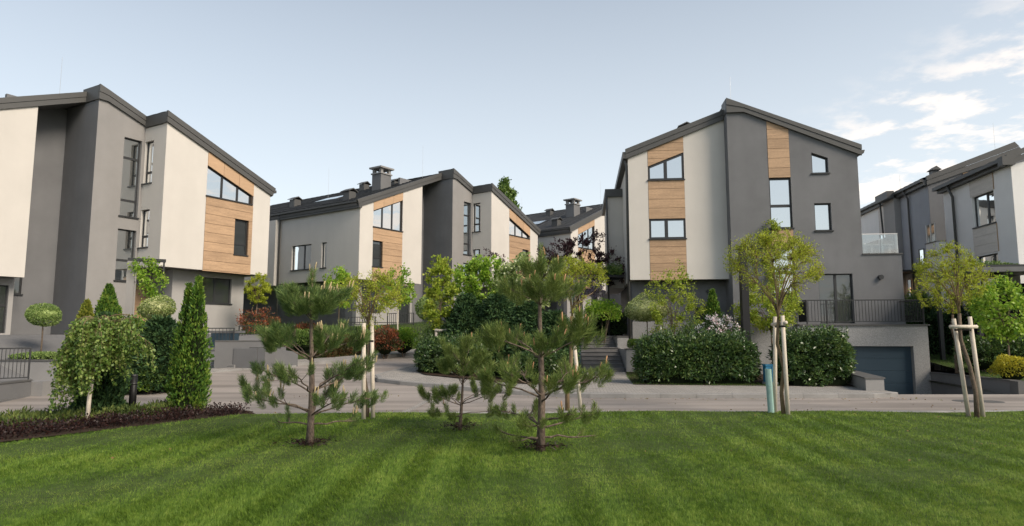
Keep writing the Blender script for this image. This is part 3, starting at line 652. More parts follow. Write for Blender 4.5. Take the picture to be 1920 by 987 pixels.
    if chim:
        zt_ = lambda u: zA(u) + .36
        chimney(H, -3.2, 3.2, zt_(-3.2)+.15, .44, .78); vent(H, -6.1, 2.8, zt_(-6.1)); vent(H, -1.4, 6.8, zt_(-1.4), .24, .4); vent(H, -.9, 4.4, zt_(-.9)-.15, .24, .3)
        vent(H, -4.6, 10.0, zt_(-4.6)); rod(H, -.5, 2.2, 11.9)
        s = MB().prism([(-5.0, zt_(-5.0)+.05), (-3.9, zt_(-3.9)+.05), (-3.9, zt_(-3.9)+.14), (-5.0, zt_(-5.0)+.14)], fmap(5.2), 0, 2.4).build('skylight', M['frame'], H)
        MB().prism([(-4.92, zt_(-4.92)+.15), (-3.98, zt_(-3.98)+.15), (-3.98, zt_(-3.98)+.16), (-4.92, zt_(-4.92)+.16)], fmap(5.3), 0, 2.2).build('pane', M['glass'], s)
        rod(H, -3.0, 8.6, zt_(-3.0))
    vent(H, 3.4, 1.0, zB(3.4)+.35, .3, .35)
    return H
def frame(p, ang):
    a = math.radians(ang); e = Vector((math.cos(a), math.sin(a))); n = Vector((-math.sin(a), math.cos(a)))
    return lambda u, w: (p[0] + e.x*u + n.x*w, p[1] + e.y*u + n.y*w)
fL = frame((-15.18, 27.0), 61.16); fM = frame((-8.56, 35.0), 55.27)
HL = duplex('large stepped grey and white house with orange cladding cut off by the left edge', fL(-2.08, 1.6), 61.16, 1.75, 3.95, 4.62, 7.3, 8.1, side_win=False, chim=False)
rod(HL, -.5, 2.2, 11.9, 1.9)
HM = duplex('stepped white and grey house with chimney and dark tiled roof in the middle distance', fM(6.85, -1.0), 55.27, 1.75, 4.71, 4.7, 7.8, 8.35, depth=19.0)
c3 = dep(1070, 433, 46.0)
f3 = frame((c3.x, c3.y), 51.0)
H3 = duplex('smallest farthest stepped white house with chimney just left of the near right house', f3(6.85, -1.0), 51.0, 1.75, 4.71, 4.7, 7.8, 8.1, dz=0.25, side_win=False)

# ------------------------------------------------------------------ right-hand house with the garage terrace
RA = -6.43
fR = frame((5.27, 28.0), RA)
def right_house():
    H = empty('gabled_house', (5.27, 28.0, 0), 'large gabled house, white left half and dark grey right half, above the garage', 'house', None, math.radians(RA))
    zW = lambda u: 9.64 + 0.381 * u
    F0, FG = fmap(0.0), fmap(-0.6)
    MB().prism([(0.25, -1.2), (9.4, -1.2), (9.4, 9.2), (4.6, 11.2), (0.25, 9.5)], fmap(1.05), 0, 9.0).build('rear_body', M['gray'], H)
    s0, s1 = 0.88, 2.48
    for u0, u1 in ((0, s0), (s1, 4.40)):
        MB().prism([(u0, 4.1), (u1, 4.1), (u1, zW(u1)), (u0, zW(u0))], F0, 0, .28).build('wall', M['white'], H)
    strip = [(s0, 4.07), (s1, 4.07), (s1, zW(s1)), (s0, zW(s0))]
    up = [(s0+.02, 8.61), (s1-.02, 8.61), (s1-.02, 9.82), (s0+.02, 9.22)]; lo = rect(s0+.02, s1-.01, 5.93, 6.82)
    MB().holed(strip, [inset(up, -.001), lo], F0, .055, .30).build('cladding_backing', M['joint'], H)
    top = [(s0, 9.235), (s1, 9.845), (s1, zW(s1)), (s0, zW(s0))]
    panels(H, F0, top, [(s0, s1, a, b) for a, b in ((9.1, 9.6), (9.6, 9.95), (9.95, 10.3), (10.3, 10.8))])
    panels(H, F0, strip, [(s0, s1, b, a) for a, b in ((8.58, 8.2), (8.2, 7.72), (7.72, 7.32), (7.32, 6.83), (5.89, 5.56), (5.56, 5.19), (5.19, 4.83), (4.83, 4.45), (4.45, 4.07))])
    window(H, F0, up, [1.66], [], rec=.03, fr=.075); window(H, F0, lo, [1.64], [], rec=.03, fr=.075)
    # grey front, 0.6 m proud, running on into the low right wing
    gz = lambda u: 11.38 if u < 4.99 else 11.38 - 0.437 * (u - 4.99)
    g0, g1 = 5.95, 6.86
    d1, w2, w3 = rect(7.79, 9.16, 2.15, 4.24), [(7.76, 8.58), (8.43, 8.58), (8.43, 9.24), (7.76, 9.50)], rect(7.77, 8.45, 6.08, 7.27)
    low = rect(g0, g1, 3.4, 5.35); mid = rect(g0, g1, 6.22, 8.40)
    MB().prism([(4.28, -0.5), (g0, -0.5), (g0, gz(g0)), (4.99, 11.38), (4.28, 11.38)], FG, 0, .28).build('wall', M['gray'], H)
    MB().holed([(g1, -0.5), (11.15, -0.5), (11.15, 5.03), (9.63, 5.03), (9.63, gz(9.63)), (g1, gz(g1))], [d1, w2, w3], FG, 0, .28).build('wall', M['gray'], H)
    MB().prism(rect(g0, g1, -0.5, 3.4), FG, 0.02, .28).build('wall', M['gray'], H)
    stp = [(g0, 3.4), (g1, 3.4), (g1, gz(g1)), (g0, gz(g0))]
    MB().holed(stp, [inset(mid, .001), inset(low, .001)], FG, .055, .29).build('cladding_backing', M['joint'], H)
    rows = [(g0, g1, 8.43 + .43*k, 8.43 + .43*(k+1)) for k in range(6)] + [(g0, g1, 5.78, 6.18), (g0, g1, 5.37, 5.78)]
    panels(H, FG, stp, rows)
    window(H, FG, mid, [], [7.2], rec=.08, fr=.06); window(H, FG, low, [], [4.3], rec=.08, fr=.06)
    window(H, FG, w2, [], [], rec=.12, fr=.06); window(H, FG, w3, [], [], rec=.12, fr=.06)
    window(H, FG, d1, [8.5], [], rec=.12, fr=.05, glass='glassd', sill=False)
    MB().box(4.282, 4.5, -.33, 1.2, 2.0, 11.38).build('wall', M['gray'], H)           # flank of the proud grey part
    MB().box(9.4, 9.63, -.32, 9.5, 5.1, 9.3).build('wall', M['gray'], H)
    MB().box(10.9, 11.15, -.32, 6.0, 1.0, 5.03).build('wall', M['gray'], H)
    MB().box(9.63, 10.9, -.32, 6.0, 4.7, 4.95).build('terrace_slab', M['concrete'], H)
    MB().box(9.60, 11.20, -.65, -.28, 5.03, 5.075).build('parapet_coping', M['cap'], H)
    MB().box(10.86, 11.2, -.28, 6.0, 5.03, 5.075).build('parapet_coping', M['cap'], H)
    # glass balustrade on the low wing
    for u0, u1 in ((9.66, 10.38), (10.40, 11.08)):
        MB().box(u0, u1, -.50, -.485, 5.10, 5.90).build('balustrade_pane', M['clear'], H)
    for w0, w1 in ((-.47, 1.0), (1.03, 2.5), (2.53, 4.0)):
        MB().box(11.08, 11.095, w0, w1, 5.10, 5.90).build('balustrade_pane', M['clear'], H)
    for (u, w) in ((9.67, -.45), (11.06, -.45), (11.05, 1.015), (11.05, 2.515), (9.85, 2.9), (10.25, 2.9), (10.65, 2.9), (11.05, 2.9)):
        MB().box(u-.035, u+.035, w-.03, w+.03, 5.07, 5.92).build('balustrade_post', M['white2'], H)
    MB().box(9.66, 11.09, -.52, -.47, 5.90, 5.93).build('handrail', M['white2'], H); MB().box(9.66, 11.1, 2.88, 2.93, 5.86, 5.92).build('handrail', M['white2'], H)
    # recessed ground floor under the white half
    MB().holed(rect(0.15, 4.30, -0.5, 4.1), [rect(2.9, 3.9, 1.6, 2.9)], fmap(.8), 0, .25).build('wall', M['gray'], H)
    window(H, fmap(.8), rect(2.9, 3.9, 1.6, 2.9), [3.4], [], glass='glassd')
    MB().box(0.12, 4.28, .76, .8, -0.5, 2.25).build('plinth', M['granite'], H)
    MB().box(0.01, 4.40, .29, 1.04, 4.11, 4.2).build('soffit', M['soffit'], H)
    lamp = MB().tube([(3.55, .8, 3.62), (3.55, .66, 3.62)], [.10, .10], 14).build('wall_lamp', M['frame'], H)
    lamp2 = MB().tube([(10.25, -.6, 4.07), (10.25, -.74, 4.07)], [.10, .10], 14).build('wall_lamp', M['frame'], H)
    # left flank with bay, gutters, downpipes
    MB().prism(rect(.03, 9.8, 4.1, 9.55), smap(0), -.003, .25).build('wall', M['white'], H)
    MB().box(.14, .3, 1.05, 9.8, -.5, 4.1).build('wall', M['gray'], H)
    MB().box(-.75, .0, 4.2, 9.6, 4.0, 8.75).build('bay', M['white'], H)
    MB().box(-.9, .0, 4.05, 9.7, 8.75, 9.15).build('bay_fascia', M['fascia'], H)
    MB().box(-.78, -.752, 4.6, 5.2, 6.0, 8.0).build('bay_cladding', M['wood'], H)
    MB().box(-.24, .02, -.10, 9.9, 9.62, 9.92).build('gutter', M['fascia'], H)
    pipe(H, [(-.14, .12, 9.65), (-.06, .12, 9.3), (-.06, .12, 1.4)], .055)
    pipe(H, [(-.82, 4.1, 8.9), (-.8, 4.1, 4.0), (-.8, 4.1, 1.5)], .05)
    # roof
    tiles(H, -.2, zW(-.2)+.30, 4.4, zW(4.4)+.36, -.02, 10.2); tiles(H, 9.8, 9.30+.38, 4.3, 11.62+.36, -.58, 10.2)
    MB().prism([(-.1, zW(-.1)+.01), (4.3, zW(4.3)+.01), (4.3, zW(4.3)+.3), (-.1, zW(-.1)+.28)], fmap(.02), 0, 10).build('roof_slab', M['soffit'], H)
    MB().prism([(4.3, 11.39), (4.99, 11.39), (9.7, gz(9.7)+.01), (9.7, gz(9.7)+.36), (4.3, 11.85)], fmap(-.56), 0, 10.6).build('roof_slab', M['soffit'], H)
    fascia(H, [(-.12, zW(-.12)+.45), (4.27, zW(4.27)+.45)], [(-.10, zW(-.10)), (4.27, zW(4.27))], -.11)
    fascia(H, [(4.26, 12.04), (4.99, 11.735), (9.78, 9.745)], [(4.26, 11.38), (4.99, 11.38), (9.78, gz(9.78))], -.72, seam=.52)
    MB().box(4.25, 4.32, -.62, .2, 11.385, 12.03).build('fascia', M['fascia'], H)
    MB().prism([(9.80, 9.42), (9.93, 9.42), (9.98, 9.56), (9.80, 9.56)], fmap(-.55), 0, 10.5).build('gutter', M['fascia'], H)
    pipe(H, [(9.86, .1, 9.42), (9.70, .1, 9.1), (9.68, .1, 5.1)], .045)
    vent(H, 2.75, .9, zW(2.75)+.42, .30, .12); vent(H, 6.9, 2.0, 11.05, .26, .2); rod(H, 4.7, .3, 11.9, 1.5)
    # wall below the terrace with the garage door, terrace floor
    G = fmap(-2.5)
    MB().holed(rect(6.35, 11.02, -1.3, 2.05), [rect(7.55, 10.46, -1.25, 1.26)], G, 0, .35).build('garage_wall', M['granite'], H)
    MB().box(10.68, 11.02, -2.15, -.3, -1.3, 2.05).build('garage_wall', M['granite'], H)
    MB().box(4.45, 6.35, -2.1, -1.8, -.4, 2.34).build('garage_wall', M['granite'], H)
    MB().box(6.25, 6.35, -2.5, -1.8, -.4, 2.05).build('garage_wall', M['granite'], H)
    MB().box(6.3, 11.08, -2.56, -.62, 2.05, 2.10).build('terrace_slab', M['cap'], H)
    MB().box(4.42, 6.29, -2.16, -.62, 2.34, 2.39).build('terrace_slab', M['cap'], H)
    gd = MB()
    for k in range(5):
        z0 = -1.1 + k * .475; gd.box(7.56, 10.45, -2.30, -2.24, z0, z0 + .468)
    gd.build('garage_door', M['garage'], H)
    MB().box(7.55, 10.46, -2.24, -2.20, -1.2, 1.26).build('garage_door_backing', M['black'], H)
    # railing round the terrace
    rail = MB().box(6.62, 10.95, -2.47, -2.43, 3.02, 3.06).build('railing', M['iron'], H)
    MB().box(6.62, 10.95, -2.46, -2.44, 2.20, 2.225).build('bottom_rail', M['iron'], rail)
    base = MB().box(-.008, .008, -.008, .008, 0, .80).build('bar', M['iron'], rail); first = True
    us = np.arange(6.70, 10.93, .118)
    for i, u in enumerate(us):
        b = base if first else bpy.data.objects.new('bar', base.data); 
        if not first: link(b, rail)
        first = False; b.location = (u, -2.45, 2.222)
    ws = np.arange(-2.35, -.65, .12)
    for u in (6.63, 10.93):
        MB().box(u-.02, u+.02, -2.43, -.62, 3.02, 3.06).build('side_rail', M['iron'], rail)
        for w in ws: b = link(bpy.data.objects.new('bar', base.data), rail); b.location = (u, w, 2.222)
        MB().box(u-.022, u+.022, -2.472, -2.428, 2.10, 3.02).build('post', M['iron'], rail)
    MB().box(7.35, 7.40, -2.48, -2.43, 2.10, 3.02).build('post', M['iron'], rail)
    MB().box(6.66, 6.69, -2.40, -1.4, 2.2, 3.0).build('screen_panel', M['iron'], rail)
right_house()

def row_house(name, label, corner, ang, far):
    # houses of the right-hand row: long flank to the left, gable to the front
    H = empty(name, (corner.x, corner.y, 0), label, 'house', None, math.radians(ang))
    ez = corner.z
    gz = lambda u: ez + (.37 if far else .42) * u
    if far:                                           # grey gable, flank in grey and white fields
        MB().holed([(0, 0), (8, 0), (8, gz(4.6)-1.2), (4.2, gz(4.2)), (0, ez)], [], fmap(0), 0, .3).build('wall', M['gray'], H)
        MB().prism([(0.3, 0), (9, 0), (9, gz(4.6)-1.3), (4.2, gz(4.2)-.1), (0.3, ez-.1)], fmap(.35), 0, 14).build('rear_body', M['gray'], H)
        panels(H, fmap(-.03), rect(1.7, 2.45, 0, gz(1.7)-.02), [(1.7, 2.45, gz(1.7)-.02-.4*(k+1), gz(1.7)-.02-.4*k) for k in range(4)])
        fascia(H, [(-.1, gz(-.1)+.5), (4.22, gz(4.22)+.55)], [(-.1, gz(-.1)), (4.3, gz(4.3)), (4.22, gz(3.9))][0:1] + [(4.62, gz(4.3))], -.12)
        mate = 'flank'
        MB().prism(rect(.03, 3.4, 0, ez), smap(0), -.003, .28).build('wall', M[mate], H)
        MB().prism(rect(3.4, 4.9, 0, ez), smap(-.35), 0, .6).build('wall', M['base'], H)
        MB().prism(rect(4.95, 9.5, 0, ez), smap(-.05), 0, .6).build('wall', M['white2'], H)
        panels(H, smap(-.07), rect(5.0, 6.4, ez-1.7, ez), [(5.0, 6.4, ez-1.7+.42*k, ez-1.7+.42*(k+1)) for k in range(4)], 'wood3')
        window(H, smap(-.10), rect(5.0, 6.4, ez-3.2, ez-1.75), [5.5], [], rec=.02)
        window(H, smap(-.06), rect(.9, 1.5, ez-4.3, ez-3.3), [], [], rec=.02, glass='glassd')
        MB().box(-.25, .05, -.05, 14, ez-.02, ez+.28).build('eave_board', M['fascia'], H)
        MB().box(-.40, -.25, -.05, 14, ez+.16, ez+.30).build('gutter', M['fascia'], H)
        MB().box(-.75, -.35, 3.3, 5.0, ez-.02, ez+.42).build('eave_board', M['fascia'], H)
        pipe(H, [(-.33, 2.2, ez+.15), (-.1, 2.2, ez-.3), (-.07, 2.2, 1.0)], .055); pipe(H, [(-.5, 5.0, ez+.15), (-.45, 5.05, ez-.4), (-.12, 5.05, 1.0)], .055)
        # entrance canopy, door and lit wall lamp
        MB().box(-1.5, .0, 1.2, 4.6, 5.05, 5.15).build('entrance_canopy', M['frame'], H)
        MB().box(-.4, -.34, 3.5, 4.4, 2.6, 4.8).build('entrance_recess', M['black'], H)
        dr = MB().box(-.08, -.02, 1.9, 2.9, 2.6, 4.75).build('door', M['wood'], H)
        MB().box(-.11, -.08, 2.5, 2.9, 2.7, 4.7).build('door_glazing', M['glassd'], dr)
        lm = bpy.data.materials.new('lit_lamp'); lm.use_nodes = True; pb = lm.node_tree.nodes['Principled BSDF']
        pb.inputs['Emission Color'].default_value = (1, .55, .25, 1); pb.inputs['Emission Strength'].default_value = 3.0
        MB().tube([(-.42, 3.25, 4.05), (-.42, 3.25, 4.3)], [.05, .05], 8).build('wall_lamp', lm, H)
        c = MB().box(1.0, 1.35, 1.6, 2.0, gz(1.2)+.1, gz(1.2)+.72).build('chimney', M['fascia'], H)
        MB().prism([(.9, gz(1.2)+.73), (1.18, gz(1.2)+.95), (1.45, gz(1.2)+.73)], fmap(1.5), 0, .6).build('chimney_cap', M['fascia'], c)
        rod(H, 3.9, 1, gz(3.9)+.3, 1.8); rod(H, .3, 4, ez+.3, 1.2)
        tiles(H, -.2, ez+.36, 4.2, gz(4.2)+.44, 0.0, 14)
    else:                                             # white near house
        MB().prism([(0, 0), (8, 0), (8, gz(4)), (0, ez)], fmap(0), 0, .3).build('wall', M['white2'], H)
        MB().prism([(0.3, 0), (9, 0), (9, gz(4)-.2), (0.3, ez-.1)], fmap(.35), 0, 4.9).build('rear_body', M['gray'], H)
        w_up, w_lo = rect(1.25, 2.85, ez-2.05, ez-.72), rect(1.3, 2.85, ez-5.3, ez-3.3)
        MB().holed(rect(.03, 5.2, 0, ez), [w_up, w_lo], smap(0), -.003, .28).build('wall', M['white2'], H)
        window(H, smap(0), w_up, [1.9], [], rec=.1); window(H, smap(0), w_lo, [1.75], [], rec=.1, glass='glassd')
        panels(H, smap(-.01), rect(1.2, 2.95, ez-.70, ez-.05), [(1.2, 2.95, ez-.70, ez-.05)], 'wood3')
        panels(H, smap(-.01), rect(1.2, 2.95, ez-3.25, ez-2.1), [(1.2, 2.95, ez-2.1-.383*(k+1), ez-2.1-.383*k) for k in range(3)], 'wood3')
        MB().box(-.03, -.012, 1.17, 1.2, ez-3.25, ez-2.1).build('cladding_edge', M['wood'], H); MB().box(-.03, -.012, 1.17, 1.2, ez-.7, ez-.02).build('cladding_edge', M['wood'], H)
        MB().box(-.22, .05, -.1, 5.3, ez-.02, ez+.22).build('eave_board', M['fascia'], H)
        MB().box(-.38, -.22, -.1, 5.4, ez+.12, ez+.27).build('gutter', M['fascia'], H)
        MB().box(-.40, .05, -.22, .10, ez-.05, ez+.30).build('eave_corner', M['fascia'], H)
        fascia(H, [(-.2, gz(-.2)+.45), (5, gz(5)+.45)], [(-.2, gz(-.2)), (5, gz(5))], -.12)
        pipe(H, [(-.3, 4.2, ez+.12), (-.1, 4.2, ez-.4), (-.07, 4.2, 1.0)], .06)
        MB().box(-.05, .4, 4.35, 4.5, ez-3.0, ez-2.93).build('drain_arm', M['fascia'], H)
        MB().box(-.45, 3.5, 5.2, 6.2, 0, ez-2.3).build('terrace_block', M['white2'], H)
        MB().box(-.48, 3.5, 5.2, 6.25, ez-2.3, ez-2.26).build('parapet_coping', M['cap'], H)
        MB().box(-.42, -.405, 5.3, 6.1, ez-2.26, ez-1.4).build('balustrade_pane', M['clear'], H)
        for w in (5.3, 5.7, 6.1): MB().box(-.44, -.40, w-.02, w+.02, ez-2.26, ez-1.38).build('balustrade_post', M['steel'], H)
        # dark pergola roof and shaded carport below
        MB().box(-2.6, .0, -2.0, 1.2, 3.95, 4.12).build('pergola_beam', M['concrete'], H)
        MB().box(-2.6, .0, -2.0, 1.2, 4.12, 4.2).build('pergola_cover', M['frame'], H)
        for w in (-1.8, 1.0): MB().box(-2.5, -2.36, w-.07, w+.07, .3, 3.95).build('pergola_post', M['frame'], H)
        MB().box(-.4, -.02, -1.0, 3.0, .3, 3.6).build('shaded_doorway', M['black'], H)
        tiles(H, -.2, ez+.3, 5, gz(5)+.42, 0.0, 5.3)
    return H
row_house('grey_row_house', 'grey house with sloping flank and lit entrance lamp between the other two right-hand houses', dep(1740, 347, 33.0), -9.5, True)
row_house('white_row_house', 'white house with two flank windows cut off by the right edge', dep(1895, 309, 24.0), -9.5, False)

# ------------------------------------------------------------------ gardens, steps, walls, railings
def dist_line(x, y, pts):
    best = 1e9; p = Vector((x, y))
    for i in range(len(pts) - 1):
        a, b = Vector(pts[i][:2]), Vector(pts[i+1][:2]); ab = b - a; t = max(0, min(1, (p - a).dot(ab) / max(1e-9, ab.dot(ab))))
        best = min(best, (a + ab * t - p).length)
    return best
gmid_poly = [(p.x, p.y) for p in KBb] + [fM(16, -1.2), fM(14.4, 2), fM(0.3, 3), fM(0.3, 14), (-22, 40), (-15.5, 33.0), (-12.2, 27.8)]
gmid = sheet('garden_middle', gmid_poly, M['ground'], lambda x, y: zr(x, y) + 0.13 + min(dist_line(x, y, KBb), 4.0) / 4.0 * 0.85, 4)
gl_poly = [(p.x, p.y) for p in LPb[:-1]] + [(-10.5, 27.6), fL(7.0, 0.2), fL(5, 1.6), fL(1.0, 1.8), fL(-2.0, 3.5), fL(-9, 4), (-26, 17)]
gleft = sheet('garden_left', gl_poly, M['concrete'], lambda x, y: zr(x, y) + 0.07 + min(dist_line(x, y, LPb), 3.2) / 3.2 * (1.62 - zr(x, y)), 4)

def railing(label, p, q, z0, z1, z0b=None, z1b=None, sp=0.13, mat='iron', cat='railing', name='railing', extra=None):
    p = Vector(p[:2]); q = Vector(q[:2]); ln = (q - p).length; ang = math.atan2(q.y - p.y, q.x - p.x)
    z0b = z0 if z0b is None else z0b; z1b = z1 if z1b is None else z1b
    R = empty(name, (p.x, p.y, 0), label, cat, None, ang)
    MB().add([(0,-.02,z1-.04),(ln,-.02,z1b-.04),(ln,.02,z1b-.04),(0,.02,z1-.04),(0,-.02,z1),(ln,-.02,z1b),(ln,.02,z1b),(0,.02,z1)], [(0,3,2,1),(4,5,6,7),(0,1,5,4),(1,2,6,5),(2,3,7,6),(3,0,4,7)]).build('top_rail', M[mat], R)
    MB().add([(0,-.012,z0+.06),(ln,-.012,z0b+.06),(ln,.012,z0b+.06),(0,.012,z0+.06),(0,-.012,z0+.09),(ln,-.012,z0b+.09),(ln,.012,z0b+.09),(0,.012,z0+.09)], [(0,3,2,1),(4,5,6,7),(0,1,5,4),(1,2,6,5),(2,3,7,6),(3,0,4,7)]).build('bottom_rail', M[mat], R)
    n = max(2, int(ln / sp)); base = None
    for i in range(n + 1):
        x = ln * i / n; t = i / n; za, zb_ = z0 + (z0b - z0) * t + .09, z1 + (z1b - z1) * t - .04
        if base is None: b = base = MB().box(-.009, .009, -.009, .009, 0, zb_ - za).build('bar', M[mat], R)
        else: b = link(bpy.data.objects.new('bar', base.data), R)
        b.location = (x, 0, za)
    for x, a, c in ((-.02, z0, z1), (ln + .02, z0b, z1b)): MB().box(x-.02, x+.02, -.02, .02, a - .15, c).build('post', M[mat], R)
    return R
def steps(label, p, ang, w, rises, rise, tread, z0, mat='step', cat='stairs'):
    S = empty('stone_steps', (p[0], p[1], z0), label, cat, None, math.radians(ang))
    for k in range(rises):
        MB().box(0, w, k*tread, rises*tread + .4, k*rise - .3 if k == 0 else k*rise + .002 - .03, (k+1)*rise - .03).build('riser', M[mat], S)
        MB().box(-.0, w, k*tread - .03, (k+1)*tread + .01, (k+1)*rise - .028, (k+1)*rise).build('tread', M[mat], S)
    return S
steps('lower flight of grey stone steps beside the right house', (3.05, 26.95), 0, 1.72, 6, .164, .30, .115)
MB_land = MB().box(2.75, 4.9, 28.78, 29.15, .9, 1.10); tag(MB_land.build('stair_landing', M['step']), kind='structure')
steps('upper flight of grey stone steps beside the right house', (3.2, 29.15), 0, 1.55, 3, .164, .30, 1.10)
tag(MB().box(2.9, 5.3, 30.4, 38, 1.2, 1.59).build('entrance_path', M['step']), kind='structure')
wl = empty('planter_wall', (4.8, 26.7, 0), 'pale granite planter wall at the right of the stone steps', 'wall')
MB().box(0, 5.0, 0, .25, 0, 1.06).build('wall_face', M['granite'], wl); MB().box(-.03, 5.0, -.03, .28, 1.06, 1.10).build('coping', M['cap'], wl)
MB().box(0, .22, .25, 2.0, 0, 1.06).build('wall_face', M['granite'], wl); MB().box(-.03, .6, 2.0, 3.6, .0, 1.56).build('wall_face', M['granite'], wl); MB().box(-.06, .63, 1.97, 3.6, 1.56, 1.60).build('coping', M['cap'], wl)
tag(sheet('raised_bed_soil', [(5.0, 26.9), (9.4, 26.4), (9.4, 27.2), (5.3, 28.9)], M['soil'], lambda x, y: 1.0, 1), kind='structure')
wl2 = empty('dark_side_panel', (2.62, 26.9, 0), 'dark glazed side panel at the left of the stone steps', 'panel')
MB().box(0, .3, 0, .06, .1, 1.2).build('panel_sheet', M['garage'], wl2); MB().box(0, .3, -.02, .08, 1.2, 1.24).build('panel_rail', M['iron'], wl2)
# ramp side walls
rw = empty('retaining_wall', (14.95, 19.2, 0), 'low grey retaining wall along the right side of the garage drive', 'wall')
mb = MB(); ribbon_wall(mb, [(.05,0),(1.02,5.3)][::-1], .25, lambda i: -1.2, lambda i: (.24, .34)[i]); mb.build('wall_face', M['concrete'], rw)
mb = MB(); ribbon_wall(mb, [(.02,0),(.99,5.3)][::-1], .32, lambda i: (.24, .34)[i], lambda i: (.285, .385)[i]); mb.build('coping', M['cap'], rw)
MB().box(0, .42, -.32, .0, -.4, .37).build('end_block', M['cap'], rw)
lw_ = empty('retaining_wall', (10.6, 18.75, 0), 'low stone end wall beside the right hedge at the garage drive', 'wall')
mb = MB(); ribbon_wall(mb, [(1.9, 6.3), (.35, .0)], .0001, lambda i: 0, lambda i: 0.01)
V0 = [(-.22, 0), (.32, 0), (2.0, 6.2), (1.6, 6.3)]
MB().add([(x, y, -1.2) for x, y in V0] + [(x, y, .46) for x, y in V0], [(0,3,2,1),(4,5,6,7),(0,1,5,4),(1,2,6,5),(2,3,7,6),(3,0,4,7)]).build('wall_face', M['concl'], lw_)
V1 = [(-.26, -.03), (.35, -.03), (2.03, 6.2), (1.56, 6.3)]
MB().add([(x, y, .462) for x, y in V1] + [(x, y, .50) for x, y in V1], [(0,3,2,1),(4,5,6,7),(0,1,5,4),(1,2,6,5),(2,3,7,6),(3,0,4,7)]).build('coping', M['cap'], lw_)
tag(sheet('lawn_right', [(15.35, 19.3), (40, 19.3), (40, 60), (17, 60), (16.3, 25)], M['ground'], lambda x, y: .22 + min(.9, max(0, (y - 20) * .09)), 3), kind='structure')
tag(sheet('pavement_right', [(15.3, 18.3), (40, 18.0), (40, 19.3), (15.3, 19.3)], M['paving'], lambda x, y: .11, 1), kind='structure')
pr = bpy.data.objects['pavement_right']; kerb_run([(15.0, 18.25), (15.6, 18.1), (22, 18.0)], pr)

# left-hand walls
a, b = hit(57, 743.5), hit(-70, 768)
lwall = empty('ramp_wall', (0, 0, 0), 'smooth blue-grey ramp wall below the fence at the left edge', 'wall')
mb = MB(); ribbon_wall(mb, [b, a], .22, lambda i: -.3, lambda i: .50); mb.build('wall_face', M['concrete'], lwall)
mb = MB(); ribbon_wall(mb, [b + Vector((.02,-.02,0)), a + Vector((.02, -.02, 0))], .27, lambda i: .50, lambda i: .54); mb.build('coping', M['cap'], lwall)
MB().box(a.x - .25, a.x + .3, a.y + .01, a.y + .5, 0, .48).build('end_block', M['concl'], lwall)
f0, f1 = dep(-60, 680, 18.0), dep(54, 680, 18.8)
railing('dark metal bar fence at the left edge above the ramp wall', f0, f1, .42, 1.37, sp=.09)
pw = empty('planter_wall', (-16.6, 20.3, 0), 'low pale planter wall below the round topiary at left', 'wall')
MB().box(0, 2.6, 0, .25, 0, .90).build('wall_face', M['concl'], pw); MB().box(-.02, 2.62, -.03, .28, .9, .94).build('coping', M['cap'], pw)
sp = hit(386, 692)
steps('pale stone steps between the tall arborvitae and the left retaining wall', (sp.x, sp.y), -8, 1.15, 5, .155, .32, sp.z, 'concl')
ww = empty('wing_wall', (sp.x + 1.05, sp.y - .1, sp.z), 'low grey wing wall at the right of the left stone steps', 'wall', None, math.radians(-8))
MB().box(0, .95, 0, 1.6, -.3, .76).build('wall_face', M['concrete'], ww); MB().box(-.7, .98, .3, 1.63, .76, .80).build('coping', M['cap'], ww); MB().box(.96, 1.25, .02, 1.6, -.3, .78).build('end_block', M['concrete'], ww)
ra, rb = hit(455, 691.5), hit(558, 687.5)
rm = ra.lerp(rb, .55)
rwl = empty('retaining_wall', (0, 0, 0), 'dark smooth retaining wall along the far left pavement', 'wall')
mb = MB(); ribbon_wall(mb, [ra + Vector((-.9, -.4, 0)), rm], .25, lambda i: 0, lambda i: 1.45); mb.build('wall_face', M['concrete'], rwl)
mb = MB(); ribbon_wall(mb, [rm, rb], .25, lambda i: 0, lambda i: (1.16, 1.02)[i]); mb.build('wall_face', M['concrete'], rwl)
mb = MB(); ribbon_wall(mb, [ra + Vector((-.9, -.42, 0)), rm + Vector((0, -.02, 0))], .3, lambda i: 1.45, lambda i: 1.49); mb.build('coping', M['cap'], rwl)
g0_, g1_ = dep(383, 640, 25.6), dep(437, 640, 26.0)
railing('dark railing above the left stone steps', g0_, g1_, ht(661, 25.8), ht(615, 25.8), sp=.13)
gp_ = empty('storage_door', (g0_.x, g0_.y + .5, 0), 'blue-grey metal door behind the railing over the left steps', 'door', None, math.radians(2))
for k in range(3): MB().box(.02 + k*.38, .38 + k*.38, 0, .05, 1.0, 1.75).build('door_leaf', M['garage'], gp_)
MB().box(-.1, 1.3, -.02, .3, 1.75, 1.85).build('lintel', M['concrete'], gp_)
railing('short higher railing just right of the tall arborvitae', dep(366, 620, 26.8), dep(386, 620, 26.9), ht(642, 26.8), ht(594, 26.8), sp=.13)
railing('dark railing on the far retaining wall left of the tall pine', dep(449, 620, 28.0), dep(520, 620, 30.0), ht(640, 28), ht(611, 28), ht(636, 30), ht(609, 30), sp=.15)
railing('long dark railing before the middle house ground floor', dep(646, 610, 32.5), dep(940, 610, 37.5), ht(622, 32.5), ht(604, 32.5), ht(636, 37.5), ht(607, 37.5), sp=.16)
railing('short dark railing at the middle house door', dep(727, 600, 35.5), dep(775, 600, 37.5), ht(612, 35.5), ht(588, 35.5), ht(610, 37.5), ht(587, 37.5), sp=.16)
railing('dark terrace railing under the white wing of the middle house', dep(655, 600, 34.3), dep(703, 600, 35.5), ht(612, 34.3), ht(595, 34.3), ht(611, 35.5), ht(594, 35.5), sp=.16)

